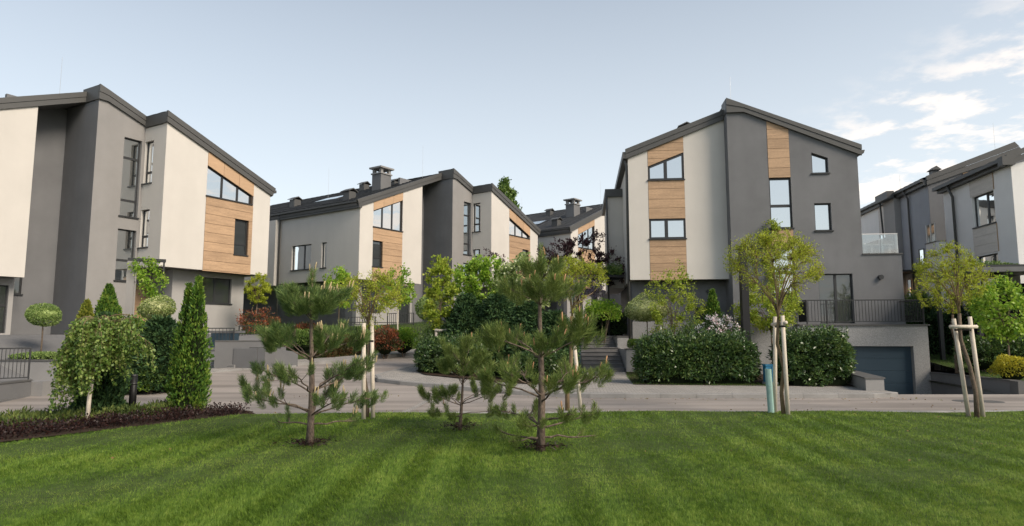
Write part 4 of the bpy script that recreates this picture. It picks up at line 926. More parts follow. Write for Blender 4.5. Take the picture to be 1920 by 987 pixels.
# lamp post, bollard, tubes, boxes
b = hit(247, 777)
bo = empty('bollard_light', b, 'black cylindrical bollard light between the birch and the arborvitae', 'bollard')
MB().tube([(0,0,0),(0,0,.86)], .075, 18).build('post', M['post'], bo, True); MB().tube([(0,0,.66),(0,0,.70)], .078, 18).build('light_ring', M['frame'], bo, True); MB().tube([(0,0,.86),(0,0,.885)], [.082,.07], 18).build('cap', M['iron'], bo)
lp = Vector((dep(1399, 640, 22.6).x, 22.6, .13)); lz = ht(470, 22.6)
lo_ = empty('lamp_post', lp, 'tall dark square lamp post behind the budding globe tree', 'lamp post')
MB().box(-.125, .125, -.125, .125, 0, lz - .13).build('pole', M['post'], lo_)
MB().prism([(-.09, lz-.13), (.09, lz-.13), (.42, lz+.05), (.46, lz-.03), (.38, lz-.10)], fmap(-.09), 0, .18).build('arm', M['post'], lo_); MB().box(.20, .75, -.11, .11, lz-.06, lz+.03).build('lamp_head', M['post'], lo_)
MB().tube([(.09,0,1.9),(.17,0,1.9)], .035, 8).build('bracket', M['post'], lo_)
t = hit(1446, 779)
tg = empty('tree_guard', (t.x, t.y, .04), 'pale teal plastic tree guard tube beside the staked globe tree', 'tree guard')
mb = MB(); n = 14
V = [(.066*math.cos(2*math.pi*k/n)*(1+.06*(k%2)), .066*math.sin(2*math.pi*k/n)*(1+.06*(k%2)), z) for z in (0, .98) for k in range(n)]
obj('tube', [(x - .03*z, y, z) for x, y, z in V], [(k, (k+1)%n, (k+1)%n+n, k+n) for k in range(n)], M['teal'], tg)
MB().tube([(0,0,.0),(-.028,0,.95)], .052, 10).build('tube_lining', M['cap'], tg); MB().tube([(-.018,0,.60),(-.019,0,.63)], .074, 14).build('tie', M['teal'], tg)
bb = dep(1444, 714, 20.6)
ub = empty('utility_box', (bb.x, 20.6, .12), 'small blue utility box in front of the granite wall', 'box')
MB().box(-.2, .2, -.15, .15, 0, .10).build('base', M['concl'], ub); MB().box(-.17, .17, -.13, .13, .10, .62).build('body', M['blue'], ub); MB().box(-.19, .19, -.15, .15, .62, .66).build('lid', M['blue'], ub); MB().box(.0, .012, -.136, -.13, .14, .58).build('door_gap', M['black'], ub)
# vine-grown pergola by the left house entrance
pg = dep(240, 600, 24.0); pg.z = 0
pe = empty('pergola', (pg.x, pg.y, 0), 'dark metal pergola with climbing vine at the left house entrance', 'pergola', None, math.radians(25))
MB().box(-.13, .13, -.06, .06, .8, ht(490, 24)).build('post', M['lgray'], pe); MB().box(-.13, 1.15, -.05, .05, ht(490, 24), ht(484, 24)).build('beam', M['iron'], pe); MB().box(1.06, 1.12, -.03, .03, .9, ht(490, 24)).build('post', M['iron'], pe)

# ------------------------------------------------------------------ vegetation tools
def unit(v): return v / np.maximum(1e-9, np.linalg.norm(v, axis=-1, keepdims=True))
def rdir(n): return unit(rng.normal(size=(n, 3)))
def leafq(c, d, ln, wd, fold=0.12, roll=None):
    n = len(c); d = unit(d); r = rdir(n) if roll is None else roll
    s = unit(np.cross(d, r)); nn = np.cross(s, d)
    ln = np.broadcast_to(ln, (n,)).reshape(-1, 1) * rng.uniform(.55, 1.4, (n, 1)); wd = np.broadcast_to(wd, (n,)).reshape(-1, 1) * rng.uniform(.75, 1.2, (n, 1))
    f = nn * wd * fold
    return np.stack([c, c + d*ln*.5 + s*wd*.5 + f, c + d*ln, c + d*ln*.5 - s*wd*.5 + f], 1)
class Lump:
    def __init__(s, k=5, amp=.15): s.f = rng.normal(size=(k, 3)) * 2.6; s.p = rng.uniform(0, 6.28, k); s.a = amp
    def __call__(s, d): return 1 + s.a * np.sin(d @ s.f.T + s.p).mean(1) * 1.9
def curve(p, q, n, bend):
    t = np.linspace(0, 1, n)[:, None]; m = p + bend
    return (1-t)**2 * p + 2*t*(1-t) * m + t*t * q
def tree(name, label, base, trunk_h, trunk_r, cz, rad, levels, leaf, bark='bark', cat='tree', group=None, lump=.18, lean=(0, 0), zmin=None, fr=None, sides=5, droop=0.0, wob=.03, cone=None, bend=.45):
    T = empty(name, base, label, cat, group)
    rad = np.array(rad, float); c = np.array([lean[0], lean[1], cz]); lm = Lump(6, lump)
    tp = np.array([lean[0]*.6, lean[1]*.6, trunk_h])
    pts = [np.array([0, 0, -.05])] + [tp * t + np.array([rng.normal()*wob, rng.normal()*wob, 0]) * (t < 1) for t in (.25, .5, .75, 1)]
    mb = MB(); mb.tube(pts, [trunk_r*1.15, trunk_r, trunk_r*.92, trunk_r*.85, trunk_r*.78], 8)
    mb.build('trunk', M[bark], T, True)
    br = MB(); prev = tp[None, :]; prevd = np.array([[0, 0, 1.0]]); segs = []
    fr = fr or [.45, .75, 1.0, 1.08][:len(levels)]
    zmin = trunk_h * .98 if zmin is None else zmin
    for k, n in enumerate(levels):
        P = []
        while len(P) < n:
            d = rdir(n * 3); r = fr[k] * lm(d) * rng.uniform(.80, 1.05, len(d))
            q = c + d * rad * r[:, None]; q = q[q[:, 2] > zmin + (.02 * k)]
            if cone: q = q[np.hypot(q[:, 0] - tp[0], q[:, 1] - tp[1]) < (q[:, 2] - trunk_h) * cone + .06]
            P += list(q)
        P = np.array(P[:n]); newd = []
        for q in P:
            dd = np.linalg.norm(prev - q, axis=1) + np.where(prev[:, 2] > q[2], .5 * (prev[:, 2] - q[2]), 0)
            i = int(dd.argmin()); p = prev[i]; l = np.linalg.norm(q - p)
            cv = curve(p, q, 4 if k else 5, prevd[i] * l * bend + np.array([0, 0, l * (.08 - droop)]))
            r0 = trunk_r * (.42, .2, .10, .06)[k]; r1 = trunk_r * (.2, .10, .05, .035)[k]
            br.tube(cv, np.linspace(r0, r1, len(cv)), sides if k < 2 else 3)
            newd.append((cv[-1] - cv[-2]) / max(1e-6, np.linalg.norm(cv[-1] - cv[-2]))); segs.append((k, cv))
        prev = P; prevd = np.array(newd)
    br.build('branches', M[leaf.get('twig', bark)], T, True)
    last = len(levels) - 1; C = []; D = []
    per = leaf['n'] // max(1, sum(1 for s in segs if s[0] >= last - leaf.get('lv', 0)))
    for k, cv in segs:
        if k < last - leaf.get('lv', 0): continue
        m = max(1, rng.poisson(per)); t = rng.uniform(leaf.get('t0', .25), 1.05, m)
        x = np.stack([np.interp(t, np.linspace(0, 1, len(cv)), cv[:, j]) for j in range(3)], 1)
        ax = unit(cv[-1] - cv[0])
        C.append(x + rng.normal(size=(m, 3)) * leaf.get('spread', .05)); D.append(unit(ax * leaf.get('along', .5) + rdir(m) + np.array([0, 0, leaf.get('up', .2)])))
    C = np.concatenate(C); D = np.concatenate(D)
    objq('crown', leafq(C, D, leaf['ln'], leaf['wd']), L[leaf['mat']], T)
    return T
def ico(name, scale, loc, mat, parent, lump=.12, sub=2):
    bm = bmesh.new(); bmesh.ops.create_icosphere(bm, subdivisions=sub, radius=1.0); lm = Lump(5, lump)
    for v in bm.verts:
        f = float(lm(np.array([v.co]))[0]); v.co = Vector((v.co.x*scale[0]*f + loc[0], v.co.y*scale[1]*f + loc[1], v.co.z*scale[2]*f + loc[2]))
    me = bpy.data.meshes.new(name); bm.to_mesh(me); bm.free(); me.materials.append(mat)
    return link(bpy.data.objects.new(name, me), parent)
def shrub(name, label, base, rad, n, ln, wd, mat, cat='shrub', group=None, lump=.2, cz=None, core=.68, flat=-.15, up=.35, stem=True, tips=None, parts=None):
    T = empty(name, base, label, cat, group); rad = np.array(rad, float); cz = rad[2] * .85 if cz is None else cz
    d = rdir(n); d[:, 2] = np.where(d[:, 2] < flat * 2, -d[:, 2] * .6, d[:, 2]); d = unit(d); lm = Lump(9, lump)
    fine = Lump(14, lump * .6); fine.f *= 2.6
    r = lm(d) * fine(d) * (1 - rng.uniform(0, 1, n) ** 2 * .42)
    c = d * rad * r[:, None] + np.array([0, 0, cz]); c[:, 2] = np.maximum(c[:, 2], .03)
    q = leafq(c, unit(d * .7 + rdir(n) * .8 + np.array([0, 0, up])), ln, wd)
    objq('foliage', q, L[mat], T)
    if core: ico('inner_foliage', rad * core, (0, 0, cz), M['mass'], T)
    if stem:
        mb = MB()
        for k in range(5):
            e = rdir(1)[0] * rad * .5; e[2] = cz; mb.tube([np.array([e[0]*.15, e[1]*.15, -.05]), e * np.array([.6, .6, .6]), e], [.025, .018, .01], 5)
        mb.build('stems', M['bark'], T)
    if tips:                                        # flowers or bright young shoots spread over the outside
        m, tl, tw, tm, nm = tips; k = rng.choice(n, m)
        sel = k[d[k][:, 2] > -.1]; cc = (d[sel] * rad * (lm(d[sel]) * 1.03)[:, None] + np.array([0, 0, cz]))
        cc = np.repeat(cc, 14, 0) + rng.normal(size=(len(cc)*14, 3)) * tl * .6
        objq(nm, leafq(cc, rdir(len(cc)) + np.array([0, 0, .3]), tl, tw), L[tm], T)
    return T
def topiary(name, label, base, stem_h, rad, n, mat, ln=.045, wd=.025, stakes=0, group='round topiary trees on thin stems', flat=.45):
    T = empty(name, base, label, 'topiary', group); rad = np.array(rad, float)
    d = rdir(n); cz = stem_h + rad[2] * (flat + .1 if flat else .9)
    if flat: d[:, 2] = np.where(d[:, 2] < 0, d[:, 2] * flat, d[:, 2])
    lm = Lump(10, .14); r = lm(d) * (1 - rng.uniform(0, 1, n) ** 3 * .25); c = d * rad * r[:, None] + np.array([0, 0, cz])
    objq('crown', leafq(c, unit(d + rdir(n) * .9), ln, wd), L[mat], T)
    ico('inner_foliage', rad * (.88, .88, .88 if not flat else .6), (0, 0, cz + (rad[2]*.12 if flat else 0)), L[mat], T, .06)
    MB().tube([(0,0,-.05),(.01,.0,stem_h*.5),(0,0,cz)], [.028,.024,.02], 7).build('trunk', M['bark'], T, True)
    if stakes: 
        for k in range(stakes): MB().tube([(.12*(k+1),-.05,-.05),(.10*(k+1),-.05,stem_h*.75)], .022, 7).build('stake', M['stake'], T, True)
    return T
def conifer(name, label, base, h, r, n, mat, prof=None, ln=.11, wd=.05, spires=None, cat='tree', group=None, lump=.16, core=.74, up=1.0):
    T = empty(name, base, label, cat, group)
    spires = spires or [(0, 0, h, r)]; prof = prof or (lambda t: np.clip(np.minimum(1, .72 + t * 1.6) * (1 - np.clip((t - .30) / .72, 0, 1) ** 1.5), 0.02, 1))
    tot = sum(s[2]*s[3] for s in spires); C = []; D = []
    for (x, y, hh, rr) in spires:
        m = int(n * hh * rr / tot); t = rng.uniform(0, 1, m) ** 1.12; a = rng.uniform(0, 2*np.pi, m); lm = Lump(8, lump); fine = Lump(18, lump); fine.f *= 4.5
        o = np.stack([np.cos(a), np.sin(a), np.zeros(m)], 1); dd = np.stack([np.cos(a), np.sin(a), t * 3.2], 1)
        rad = rr * prof(t) * lm(dd) * fine(dd) * (1 - rng.uniform(0, 1, m) ** 2 * .38)
        c = o * rad[:, None]; c[:, 2] = t * hh; c += np.array([x, y, 0]); C.append(c); D.append(unit(o * .55 + np.array([0, 0, up]) + rdir(m) * .55))
        ring = []
        for tt in np.linspace(0, .97, 9):
            for k in range(8): ring.append((x + math.cos(k*math.pi/4)*rr*core*float(prof(np.array(tt))), y + math.sin(k*math.pi/4)*rr*core*float(prof(np.array(tt))), tt*hh*.97))
        F = [(i*8+k, i*8+(k+1)%8, (i+1)*8+(k+1)%8, (i+1)*8+k) for i in range(8) for k in range(8)]
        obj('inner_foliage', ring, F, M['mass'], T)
    C = np.concatenate(C); D = np.concatenate(D)
    objq('foliage', leafq(C, D, ln, wd), L[mat], T)
    MB().tube([(0,0,-.05),(0,0,h*.5)], [.06,.03], 7).build('trunk', M['bark'], T)
    return T
def hedge(name, label, p0, size, n, mat, ln=.10, wd=.042, rz=0.0, lump=.10, cat='hedge', group=None, shoots=0):
    sx, sy, sz = size; T = empty(name, p0, label, cat, group, rz)
    ar = np.array([sx*sz, sx*sz*.5, sy*sz, sy*sz, sx*sy*.9]); f = rng.choice(5, n, p=ar/ar.sum()); u = rng.uniform(0, 1, n); v = rng.uniform(0, 1, n)
    c = np.zeros((n, 3)); o = np.zeros((n, 3))
    for k, (cc, oo) in enumerate(((lambda u, v: (u*sx, 0*u, v*sz), (0,-1,0)), (lambda u, v: (u*sx, 0*u+sy, v*sz), (0,1,0)), (lambda u, v: (0*u, u*sy, v*sz), (-1,0,0)), (lambda u, v: (0*u+sx, u*sy, v*sz), (1,0,0)), (lambda u, v: (u*sx, v*sy, 0*u+sz), (0,0,1)))):
        m = f == k; x, y, z = cc(u[m], v[m]); c[m] = np.stack([x, y, z], 1); o[m] = oo
    ctr = np.array([sx/2, sy/2, sz*.5]); half = np.array([sx/2, sy/2, sz/2])
    q = (c - ctr) / half; rr = np.abs(q).max(1); e = (np.abs(q)**3.6).sum(1) ** (1/3.6); q = q / e[:, None] * rr[:, None]      # round the corners
    lm = Lump(12, lump); lm.f *= 1.6; l2 = Lump(16, lump); l2.f *= 5
    w = lm(q) * l2(q); c = ctr + q * half * (1 + (w - 1)[:, None] * np.array([.25, .85, 1.25])) ; c += -unit(q) * (rng.uniform(0, 1, n) ** 2 * .28)[:, None]
    c[:, 2] = np.maximum(c[:, 2], .02)
    d = unit(unit(q) * .6 + rdir(n) * .75 + np.array([0, 0, .15])); roll = unit(unit(q) + rdir(n) * .8)
    objq('foliage', leafq(c, d, ln, wd, .15), L[mat], T)
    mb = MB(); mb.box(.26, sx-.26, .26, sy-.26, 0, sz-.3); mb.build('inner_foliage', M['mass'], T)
    if shoots:
        mb2 = []; ux = rng.uniform(.05, .95, shoots) * sx; uy = rng.uniform(.05, .9, shoots) * sy; hh = rng.uniform(.08, .38, shoots)
        C = []; D = []
        for i in range(shoots):
            m = 14; t = rng.uniform(-.3, 1, m); ln_ = rng.normal(size=2) * .12
            C.append(np.stack([ux[i] + ln_[0]*t, uy[i] + ln_[1]*t, sz - .06 + hh[i]*t], 1) + rng.normal(size=(m, 3)) * .02); D.append(unit(rdir(m) + np.array([0, 0, .9])))
        objq('young_shoots', leafq(np.concatenate(C), np.concatenate(D), ln*.8, wd*.8), L[mat], T)
    return T
def mat_cover(name, label, poly, n, h, ln, wd, mat, zf, clumps=40, cat='ground cover'):
    P = np.array(poly); lo, hi = P.min(0), P.max(0); pts = []
    def ins(x, y):
        r = np.zeros(len(x), bool); j = len(P) - 1
        for i in range(len(P)):
            k = ((P[i,1] > y) != (P[j,1] > y)) & (x < (P[j,0]-P[i,0]) * (y-P[i,1]) / (P[j,1]-P[i,1] + 1e-12) + P[i,0]); r ^= k; j = i
        return r
    cs = []
    while len(cs) < clumps:
        q = rng.uniform(lo, hi, (clumps*4, 2)); cs += list(q[ins(q[:,0], q[:,1])])
    cs = np.array(cs[:clumps]); hh = h * rng.uniform(.55, 1.15, clumps); rr = rng.uniform(.28, .5, clumps)
    i = rng.integers(0, clumps, n); d = rdir(n); d[:, 2] = np.abs(d[:, 2]); s = 1 - rng.uniform(0, 1, n) ** 2 * .5
    c = np.stack([cs[i,0] + d[:,0]*rr[i]*s, cs[i,1] + d[:,1]*rr[i]*s, d[:,2]*hh[i]*s], 1)
    m = ins(c[:,0], c[:,1]); c = c[m]; d = d[m]
    c[:, 2] += np.array([zf(x, y) for x, y in c[:, :2]])
    o = objq(name, leafq(c, unit(d*.7 + rdir(len(c))*.7 + np.array([0,0,.35])), ln, wd), L[mat])
    return tag(o, label, cat, kind='stuff')

# ------------------------------------------------------------------ pines
def pine(label, base, whorls, top, trunk_r, mat, candle, ncan, lean=(0, 0), seed=1, dens=150, top_len=.25):
    global rng
    keep = rng; rng = np.random.default_rng(seed)
    T = empty('pine_tree', base, label, 'pine', 'young pines on the lawn')
    zz = np.linspace(0, top, 9); tx = lean[0] * (zz/top) + np.sin(zz*2.1) * .02; ty = lean[1] * (zz/top)
    MB().tube([(x, y, z - (.05 if z == 0 else 0)) for x, y, z in zip(tx, ty, zz)], [trunk_r * (1.18 if z == 0 else 1) * (1 - .82 * z / top) for z in zz], 9).build('trunk', M['pinebark'], T, True)
    br = MB(); tufts = []                        # (tip, axis, length, size)
    at_t = lambda z: np.array([np.interp(z, zz, tx), np.interp(z, zz, ty), z])
    for wh in whorls:
        z, n, ln, rise, sub, size, a0 = wh[:7]; tmin = wh[7] if len(wh) > 7 else .38
        for k in range(n):
            a = a0 + 2*np.pi*k/n + rng.normal()*.22; l = ln * rng.uniform(.78, 1.12); p = at_t(z + rng.normal()*.03)
            out = np.array([np.cos(a), np.sin(a), 0]); e = p + out*l + np.array([0, 0, rise*l*rng.uniform(.7, 1.25)])
            cv = curve(p, e, 7, out*l*.50 + np.array([0, 0, rise*l*.62]))
            cv[1:-1] += rng.normal(size=(5, 3)) * .012
            r0 = trunk_r * .29 * (1 - z/top*.5); br.tube(cv, np.linspace(r0, r0*.4, 7), 6)
            ax = unit(cv[-1] - cv[-2]) ; ax = unit(ax*.7 + np.array([0, 0, .8])); tufts.append((e, ax, .24, size))
            for s in range(sub):
                t = rng.uniform(tmin, .97); q = np.array([np.interp(t, np.linspace(0, 1, 7), cv[:, j]) for j in range(3)])
                sd = np.array([-out[1], out[0], 0]) * rng.choice([-1, 1]); ll = rng.uniform(.14, .34) * (1.25 - t*.5) * (.6 + ln*.5)
                d = unit(out*.75 + sd*.8 + np.array([0, 0, .35 + .3*rng.normal()])); e2 = q + d*ll + np.array([0, 0, ll*.15])
                br.tube(curve(q, e2, 4, d*ll*.5), [r0*.38, r0*.32, r0*.27, r0*.2], 5)
                tufts.append((e2, unit(d*.6 + np.array([0, 0, 1.0])), .2, size*rng.uniform(.8, 1.05)))
    for k in range(4): tufts.append((at_t(top) - np.array([0, 0, .07*k + .04*k]), np.array([0.1*rng.normal(), .1*rng.normal(), 1]), top_len, .9))
    br.build('branches', M['pinebark'], T, True)
    C = []; D = []; W_ = []
    for (e, ax, ln, size) in tufts:
        m = int(dens * rng.uniform(.75, 1.2)); t = rng.uniform(-1.0, .12, m); ax = unit(np.asarray(ax)); rad = rdir(m); rad = unit(rad - (rad @ ax)[:, None] * ax)
        c = e + ax * (t * ln * size)[:, None] + rad * .006; sp_ = rng.uniform(.25, 1.0, m) * (1 - .5*np.clip((t + .15)/.3, 0, 1))
        C.append(c); D.append(unit(ax + rad * sp_[:, None] * 1.25)); W_.append(np.full(m, size))
    C = np.concatenate(C); D = np.concatenate(D); W_ = np.concatenate(W_)
    objq('needles', leafq(C, D, .115 * W_, .0054, .0), L[mat], T)
    cd = None; up = [t for t in tufts]; rng.shuffle(up)
    for i in range(min(ncan, len(up))):
        e, ax, ln, size = up[i]
        for k in range(rng.integers(1, 4) if candle == 'candle' else 1):
            if cd is None:
                mb = MB(); mb.tube([(0,0,0),(0,0,.02),(0,0,.075),(.003,0,.105),(.004,0,.12)], [.006,.0095,.0095,.008,.002], 6); o = cd = mb.build('candle', M[candle], T, True)
            else: o = link(bpy.data.objects.new('candle', cd.data), T)
            s = rng.uniform(.75, 1.35) * (.85 if candle == 'candle' else .8); o.scale = (s*1.15, s*1.15, s*1.15); j = rng.normal(size=3) * np.array([.025, .025, .012])
            o.location = np.asarray(e) + unit(np.asarray(ax)) * .03 + j; o.rotation_euler = (rng.normal()*.12 - ax[1]*.15, rng.normal()*.12 + ax[0]*.15, 0)
    rng = np.random.default_rng(seed + 100)
    c = rng.normal(size=(260, 3)) * np.array([.17, .17, 0]); c[:, 2] = .075
    objq('fallen_needles', leafq(c, rdir(260) * np.array([1, 1, .35]), .07, .02), L['barberry'], T)
    rng = keep
    return T
P1, P2, P3 = hit(580, 843), hit(1013, 850), hit(862, 811)
for p in (P1, P2, P3): p.z = 0.05
#      z    n  len  rise sub size a0
pine('tall pine with many pale candles standing left of centre on the lawn', P1,
     [(.30, 2, .75, .10, 2, .7, .1, .6), (.54, 5, 1.12, .30, 7, .85, .1, .45), (.84, 5, 1.02, .36, 7, .88, .55, .45), (1.36, 6, .88, .50, 10, 1.05, .15, .62), (2.08, 7, .50, .62, 8, 1.1, .0, .35), (2.2, 5, .30, 1.0, 5, 1.05, .4, .4)], 2.78, .062, 'needle', 'candle', 60, (-.03, 0), 11, 240)
pine('tall pine with reddish buds standing right of centre on the lawn', P2,
     [(.20, 3, .80, .03, 1, .7, 0.2, .6), (.36, 5, .92, .20, 4, .85, .2, .5), (.80, 6, 1.05, .36, 8, 1.0, .0, .45), (1.42, 6, .95, .46, 8, 1.15, .2, .5), (2.24, 6, .58, .52, 6, 1.15, .1, .4), (2.62, 5, .24, .95, 3, 1.1, .5, .4)], 3.12, .068, 'needle2', 'candle_r', 44, (.03, 0), 5, 230, .4)
pine('small sparse pine on the lawn between the two tall pines', P3,
     [(.28, 3, .6, .1, 3, .75, .2, .5), (.46, 6, .88, .30, 6, .85, .0, .45), (.82, 5, .62, .7, 6, .95, .4, .4), (1.15, 5, .38, 1.0, 4, .95, .1, .4)], 1.55, .036, 'needle2', 'candle_r', 4, (.05, 0), 23, 230, .3)

# ------------------------------------------------------------------ staked young trees
def stakes(label, pairs, bar=None, tie=None, r=.042, name='tree_stakes'):
    o = pairs[0][0]; T = empty(name, (o[0], o[1], 0), label, 'tree stakes', 'wooden stakes holding young trees')
    for a, b in pairs: MB().tube([Vector(a) - Vector((o[0], o[1], .1)), Vector(b) - Vector((o[0], o[1], 0))], [r*1.08, r], 9).build('stake', M['stake'], T, True)
    if bar: MB().tube([Vector(bar[0]) - Vector((o[0], o[1], 0)), Vector(bar[1]) - Vector((o[0], o[1], 0))], r*.95, 9).build('crossbar', M['stake'], T, True)
    if tie: MB().tube([Vector(t) - Vector((o[0], o[1], 0)) for t in tie], .022, 6).build('tie', M['tie'], T, True)
    return T
ac = dict(n=5200, ln=.042, wd=.022, mat='acacia', spread=.03, along=1.0, up=.4, t0=.35, twig='twig', lv=1)
b = hit(688, 789)
tree('globe_tree', 'budding globe tree tied between two pale stakes behind the left pine', (b.x, b.y, 0), 1.86, .042, 2.52, (.78, .78, .66), (10, 55, 270), dict(ac, n=6000), 'bark', 'tree', 'budding globe trees', .16, cone=1.05, bend=.3)
s1, s2 = hit(682, 793), hit(698, 790)
stakes('pair of pale stakes at the globe tree behind the left pine', [((s1.x, s1.y, 0), dep(682, 606, s1.y)), ((s2.x + .02, s2.y, 0), dep(697, 601, s2.y + .05))], tie=(dep(680, 640, 13.2), dep(700, 640, 13.3)))
b = hit(1470, 783)
tree('globe_tree', 'large budding globe tree with fine twigs before the grey house front', (b.x, b.y, 0), 2.12, .045, 3.10, (1.04, 1.04, 1.04), (16, 95, 620), dict(ac, n=11500, ln=.044, t0=.4), 'twig', 'tree', 'budding globe trees', .12, lean=(-.05, 0), cone=.95, bend=.3)
s1 = hit(1478, 784)
stakes('pair of pale stakes and crossbar at the large globe tree', [((s1.x, s1.y, 0), dep(1467, 592, s1.y)), ((s1.x - .10, s1.y + .45, 0), dep(1453, 594, s1.y + .40))], (dep(1448, 609, s1.y + .5), dep(1474, 605, s1.y - .1)), (dep(1454, 613, 14.1), dep(1472, 612, 13.75)))
b = hit(1832, 785)
tree('globe_tree', 'leaning budding globe tree at the right edge of the lawn', (b.x, b.y, 0), 2.25, .045, 3.10, (.74, .74, .66), (10, 55, 270), dict(ac, n=5600), 'bark', 'tree', 'budding globe trees', .16, lean=(-.36, 0), cone=1.0, bend=.3)
s1, s2 = hit(1817, 783), hit(1844, 784)
stakes('pair of slanted stakes and crossbar at the right edge of the lawn', [((s1.x, s1.y, 0), dep(1788, 598, s1.y)), ((s2.x, s2.y, 0), dep(1818, 594, s2.y))], (dep(1781, 613, 13.75), dep(1832, 613, 13.75)), (dep(1790, 619, 13.85), dep(1820, 619, 13.85)))
b = hit(1064, 770)
tree('globe_tree', 'budding globe tree with one stake behind the right pine', (b.x, b.y, 0), 2.22, .05, 2.95, (.88, .88, .78), (10, 50, 230), dict(ac, n=6200), 'twig', 'tree', 'budding globe trees', .16, lean=(.22, 0), cone=1.05, bend=.3)
s1 = hit(1090, 776)
stakes('single slanted stake at the globe tree behind the right pine', [((s1.x, s1.y, 0), dep(1076, 634, s1.y))], tie=(dep(1061, 641, 15.05), dep(1082, 640, 14.7)))

# weeping birch in the bed
def weeping_birch():
    b = hit(163, 797); T = empty('weeping_birch', (b.x, b.y, .05), 'weeping birch with white trunk in the planting bed', 'tree')
    MB().tube([(0,0,-.05),(.01,0,.5),(.03,.06,1.1),(.02,.1,1.7),(.12,0.05,1.95)], [.045,.04,.036,.032,.025], 8).build('trunk', M['birch'], T, True)
    br = MB(); C = []; D = []; R0 = np.random.default_rng(4)
    for k in range(38):
        a = R0.uniform(0, 6.28) if k < 26 else R0.normal() * .7 - 1.57; l = R0.uniform(.25, .95) if k < 26 else R0.uniform(.18, .45); top = 2.0 + R0.uniform(-.45, .25)
        p = np.array([.1, 0, 1.95]); e = np.array([math.cos(a)*l + .26, math.sin(a)*l*.8, top - l*.25])
        cv = curve(p, e, 6, np.array([math.cos(a)*l*.5, math.sin(a)*l*.4, R0.uniform(.05, .42)])); br.tube(cv, np.linspace(.016, .005, 6), 5)
        for s in range(13):
            t = R0.uniform(.2, 1); q = np.array([np.interp(t, np.linspace(0, 1, 6), cv[:, j]) for j in range(3)])
            hang = R0.uniform(.35, 1.5) * (.6 + .45*t) * (1 if q[0] < .3 else .55); hang = min(hang, max(.2, q[2] - (.62 if k >= 26 or q[0] > -.3 else .35))); dr = np.array([math.cos(a), math.sin(a), 0]) * R0.uniform(.05, .22) + R0.normal(size=3) * .05; dr[2] = 0
            tt = np.linspace(0, 1, 5)[:, None]; st = q + dr * np.sqrt(tt) + np.array([0, 0, -1]) * hang * tt ** 1.25
            br.tube(st, [.003, .003, .002, .002, .0015], 3)
            m = int(hang * 48) + 4; u = R0.uniform(0.05, 1.02, m); x = np.stack([np.interp(u, tt[:, 0], st[:, j]) for j in range(3)], 1) + R0.normal(size=(m, 3)) * .03
            C.append(x); dd = R0.normal(size=(m, 3)) * .75; dd[:, 2] -= .9; D.append(unit(dd))
    br.build('branches', M['twig'], T, True)
    objq('crown', leafq(np.concatenate(C), np.concatenate(D), .066, .050), L['birch'], T)
weeping_birch()
b = hit(339, 777)
conifer('arborvitae', 'tall double-tipped arborvitae standing in the dark red bed', (b.x, b.y + .3, .05), 3.05, .5, 15000, 'arbor', spires=[(.13, -.05, 3.05, .30), (-.14, .05, 2.9, .27), (-.06, .12, 2.2, .40), (.02, -.18, 1.6, .34)], lump=.3, ln=.085, wd=.04, group='arborvitae columns')
b = hit(140, 792)
conifer('arborvitae', 'dark arborvitae column half hidden behind the weeping birch', (b.x, b.y + .75, .05), 2.15, .47, 9000, 'dark', ln=.10, wd=.05, group='arborvitae columns', prof=lambda t: np.clip(1 - np.clip((t-.55)/.5, 0, 1)**2, .03, 1))

# left house garden
topiary('topiary_tree', 'pale round topiary on a thin stem before the left house tower', (dep(78, 640, 21.6).x, 21.6, .9), 1.12, (.47, .47, .38), 5000, 'varieg2', .05, .03, flat=.85)
topiary('topiary_tree', 'cream variegated round topiary beside the arborvitae at left', (dep(291, 640, 19.6).x, 19.6, .5), 1.72, (.48, .48, .38), 5000, 'varieg', .05, .028, flat=.7)
conifer('cone_arborvitae', 'green cone arborvitae at the foot of the left house tower', (dep(201, 600, 22.6).x, 22.6, 1.0), ht(536, 22.6) - 1.0, .46, 5200, 'arbor', ln=.11, wd=.055, group='cone shrubs at the left house')
conifer('cone_arborvitae', 'golden cone arborvitae left of the green one at the tower', (dep(161, 600, 21.2).x, 21.2, .9), ht(566, 21.2) - .9, .36, 3600, 'arborg', ln=.10, wd=.05, group='cone shrubs at the left house')
conifer('feathery_conifer', 'dark feathery conifer behind the tall arborvitae', (dep(298, 690, 18.4).x, 18.4, .2), 2.0, .75, 7500, 'dark', ln=.16, wd=.05, up=.25, prof=lambda t: np.clip(1 - np.clip((t-.45)/.6, 0, 1)**2, .05, 1), group='conifers at the left pavement')
conifer('feathery_conifer', 'green feathery conifer behind the weeping birch', (dep(245, 690, 19.0).x, 19.0, .25), 1.9, .7, 6000, 'arbor', ln=.15, wd=.05, up=.4, prof=lambda t: np.clip(1 - np.clip((t-.4)/.65, 0, 1)**1.6, .05, 1), group='conifers at the left pavement')
shrub('low_shrub', 'low bright green shrub at the left kerb behind the bollard', (dep(245, 705, 17.9).x, 17.9, .12), (.75, .35, .24), 3200, .06, .035, 'bright', cz=.16, up=.5)
shrub('laurel_shrub', 'glossy laurel shrub left of the tall arborvitae foot', (dep(283, 700, 18.0).x, 18.0, .12), (.42, .35, .5), 2600, .085, .04, 'green')
shrub('low_shrub', 'flat light green planting on the low planter wall', (-15.4, 20.9, .86), (1.1, .4, .16), 3000, .06, .03, 'varieg2', cz=.12, up=.5)
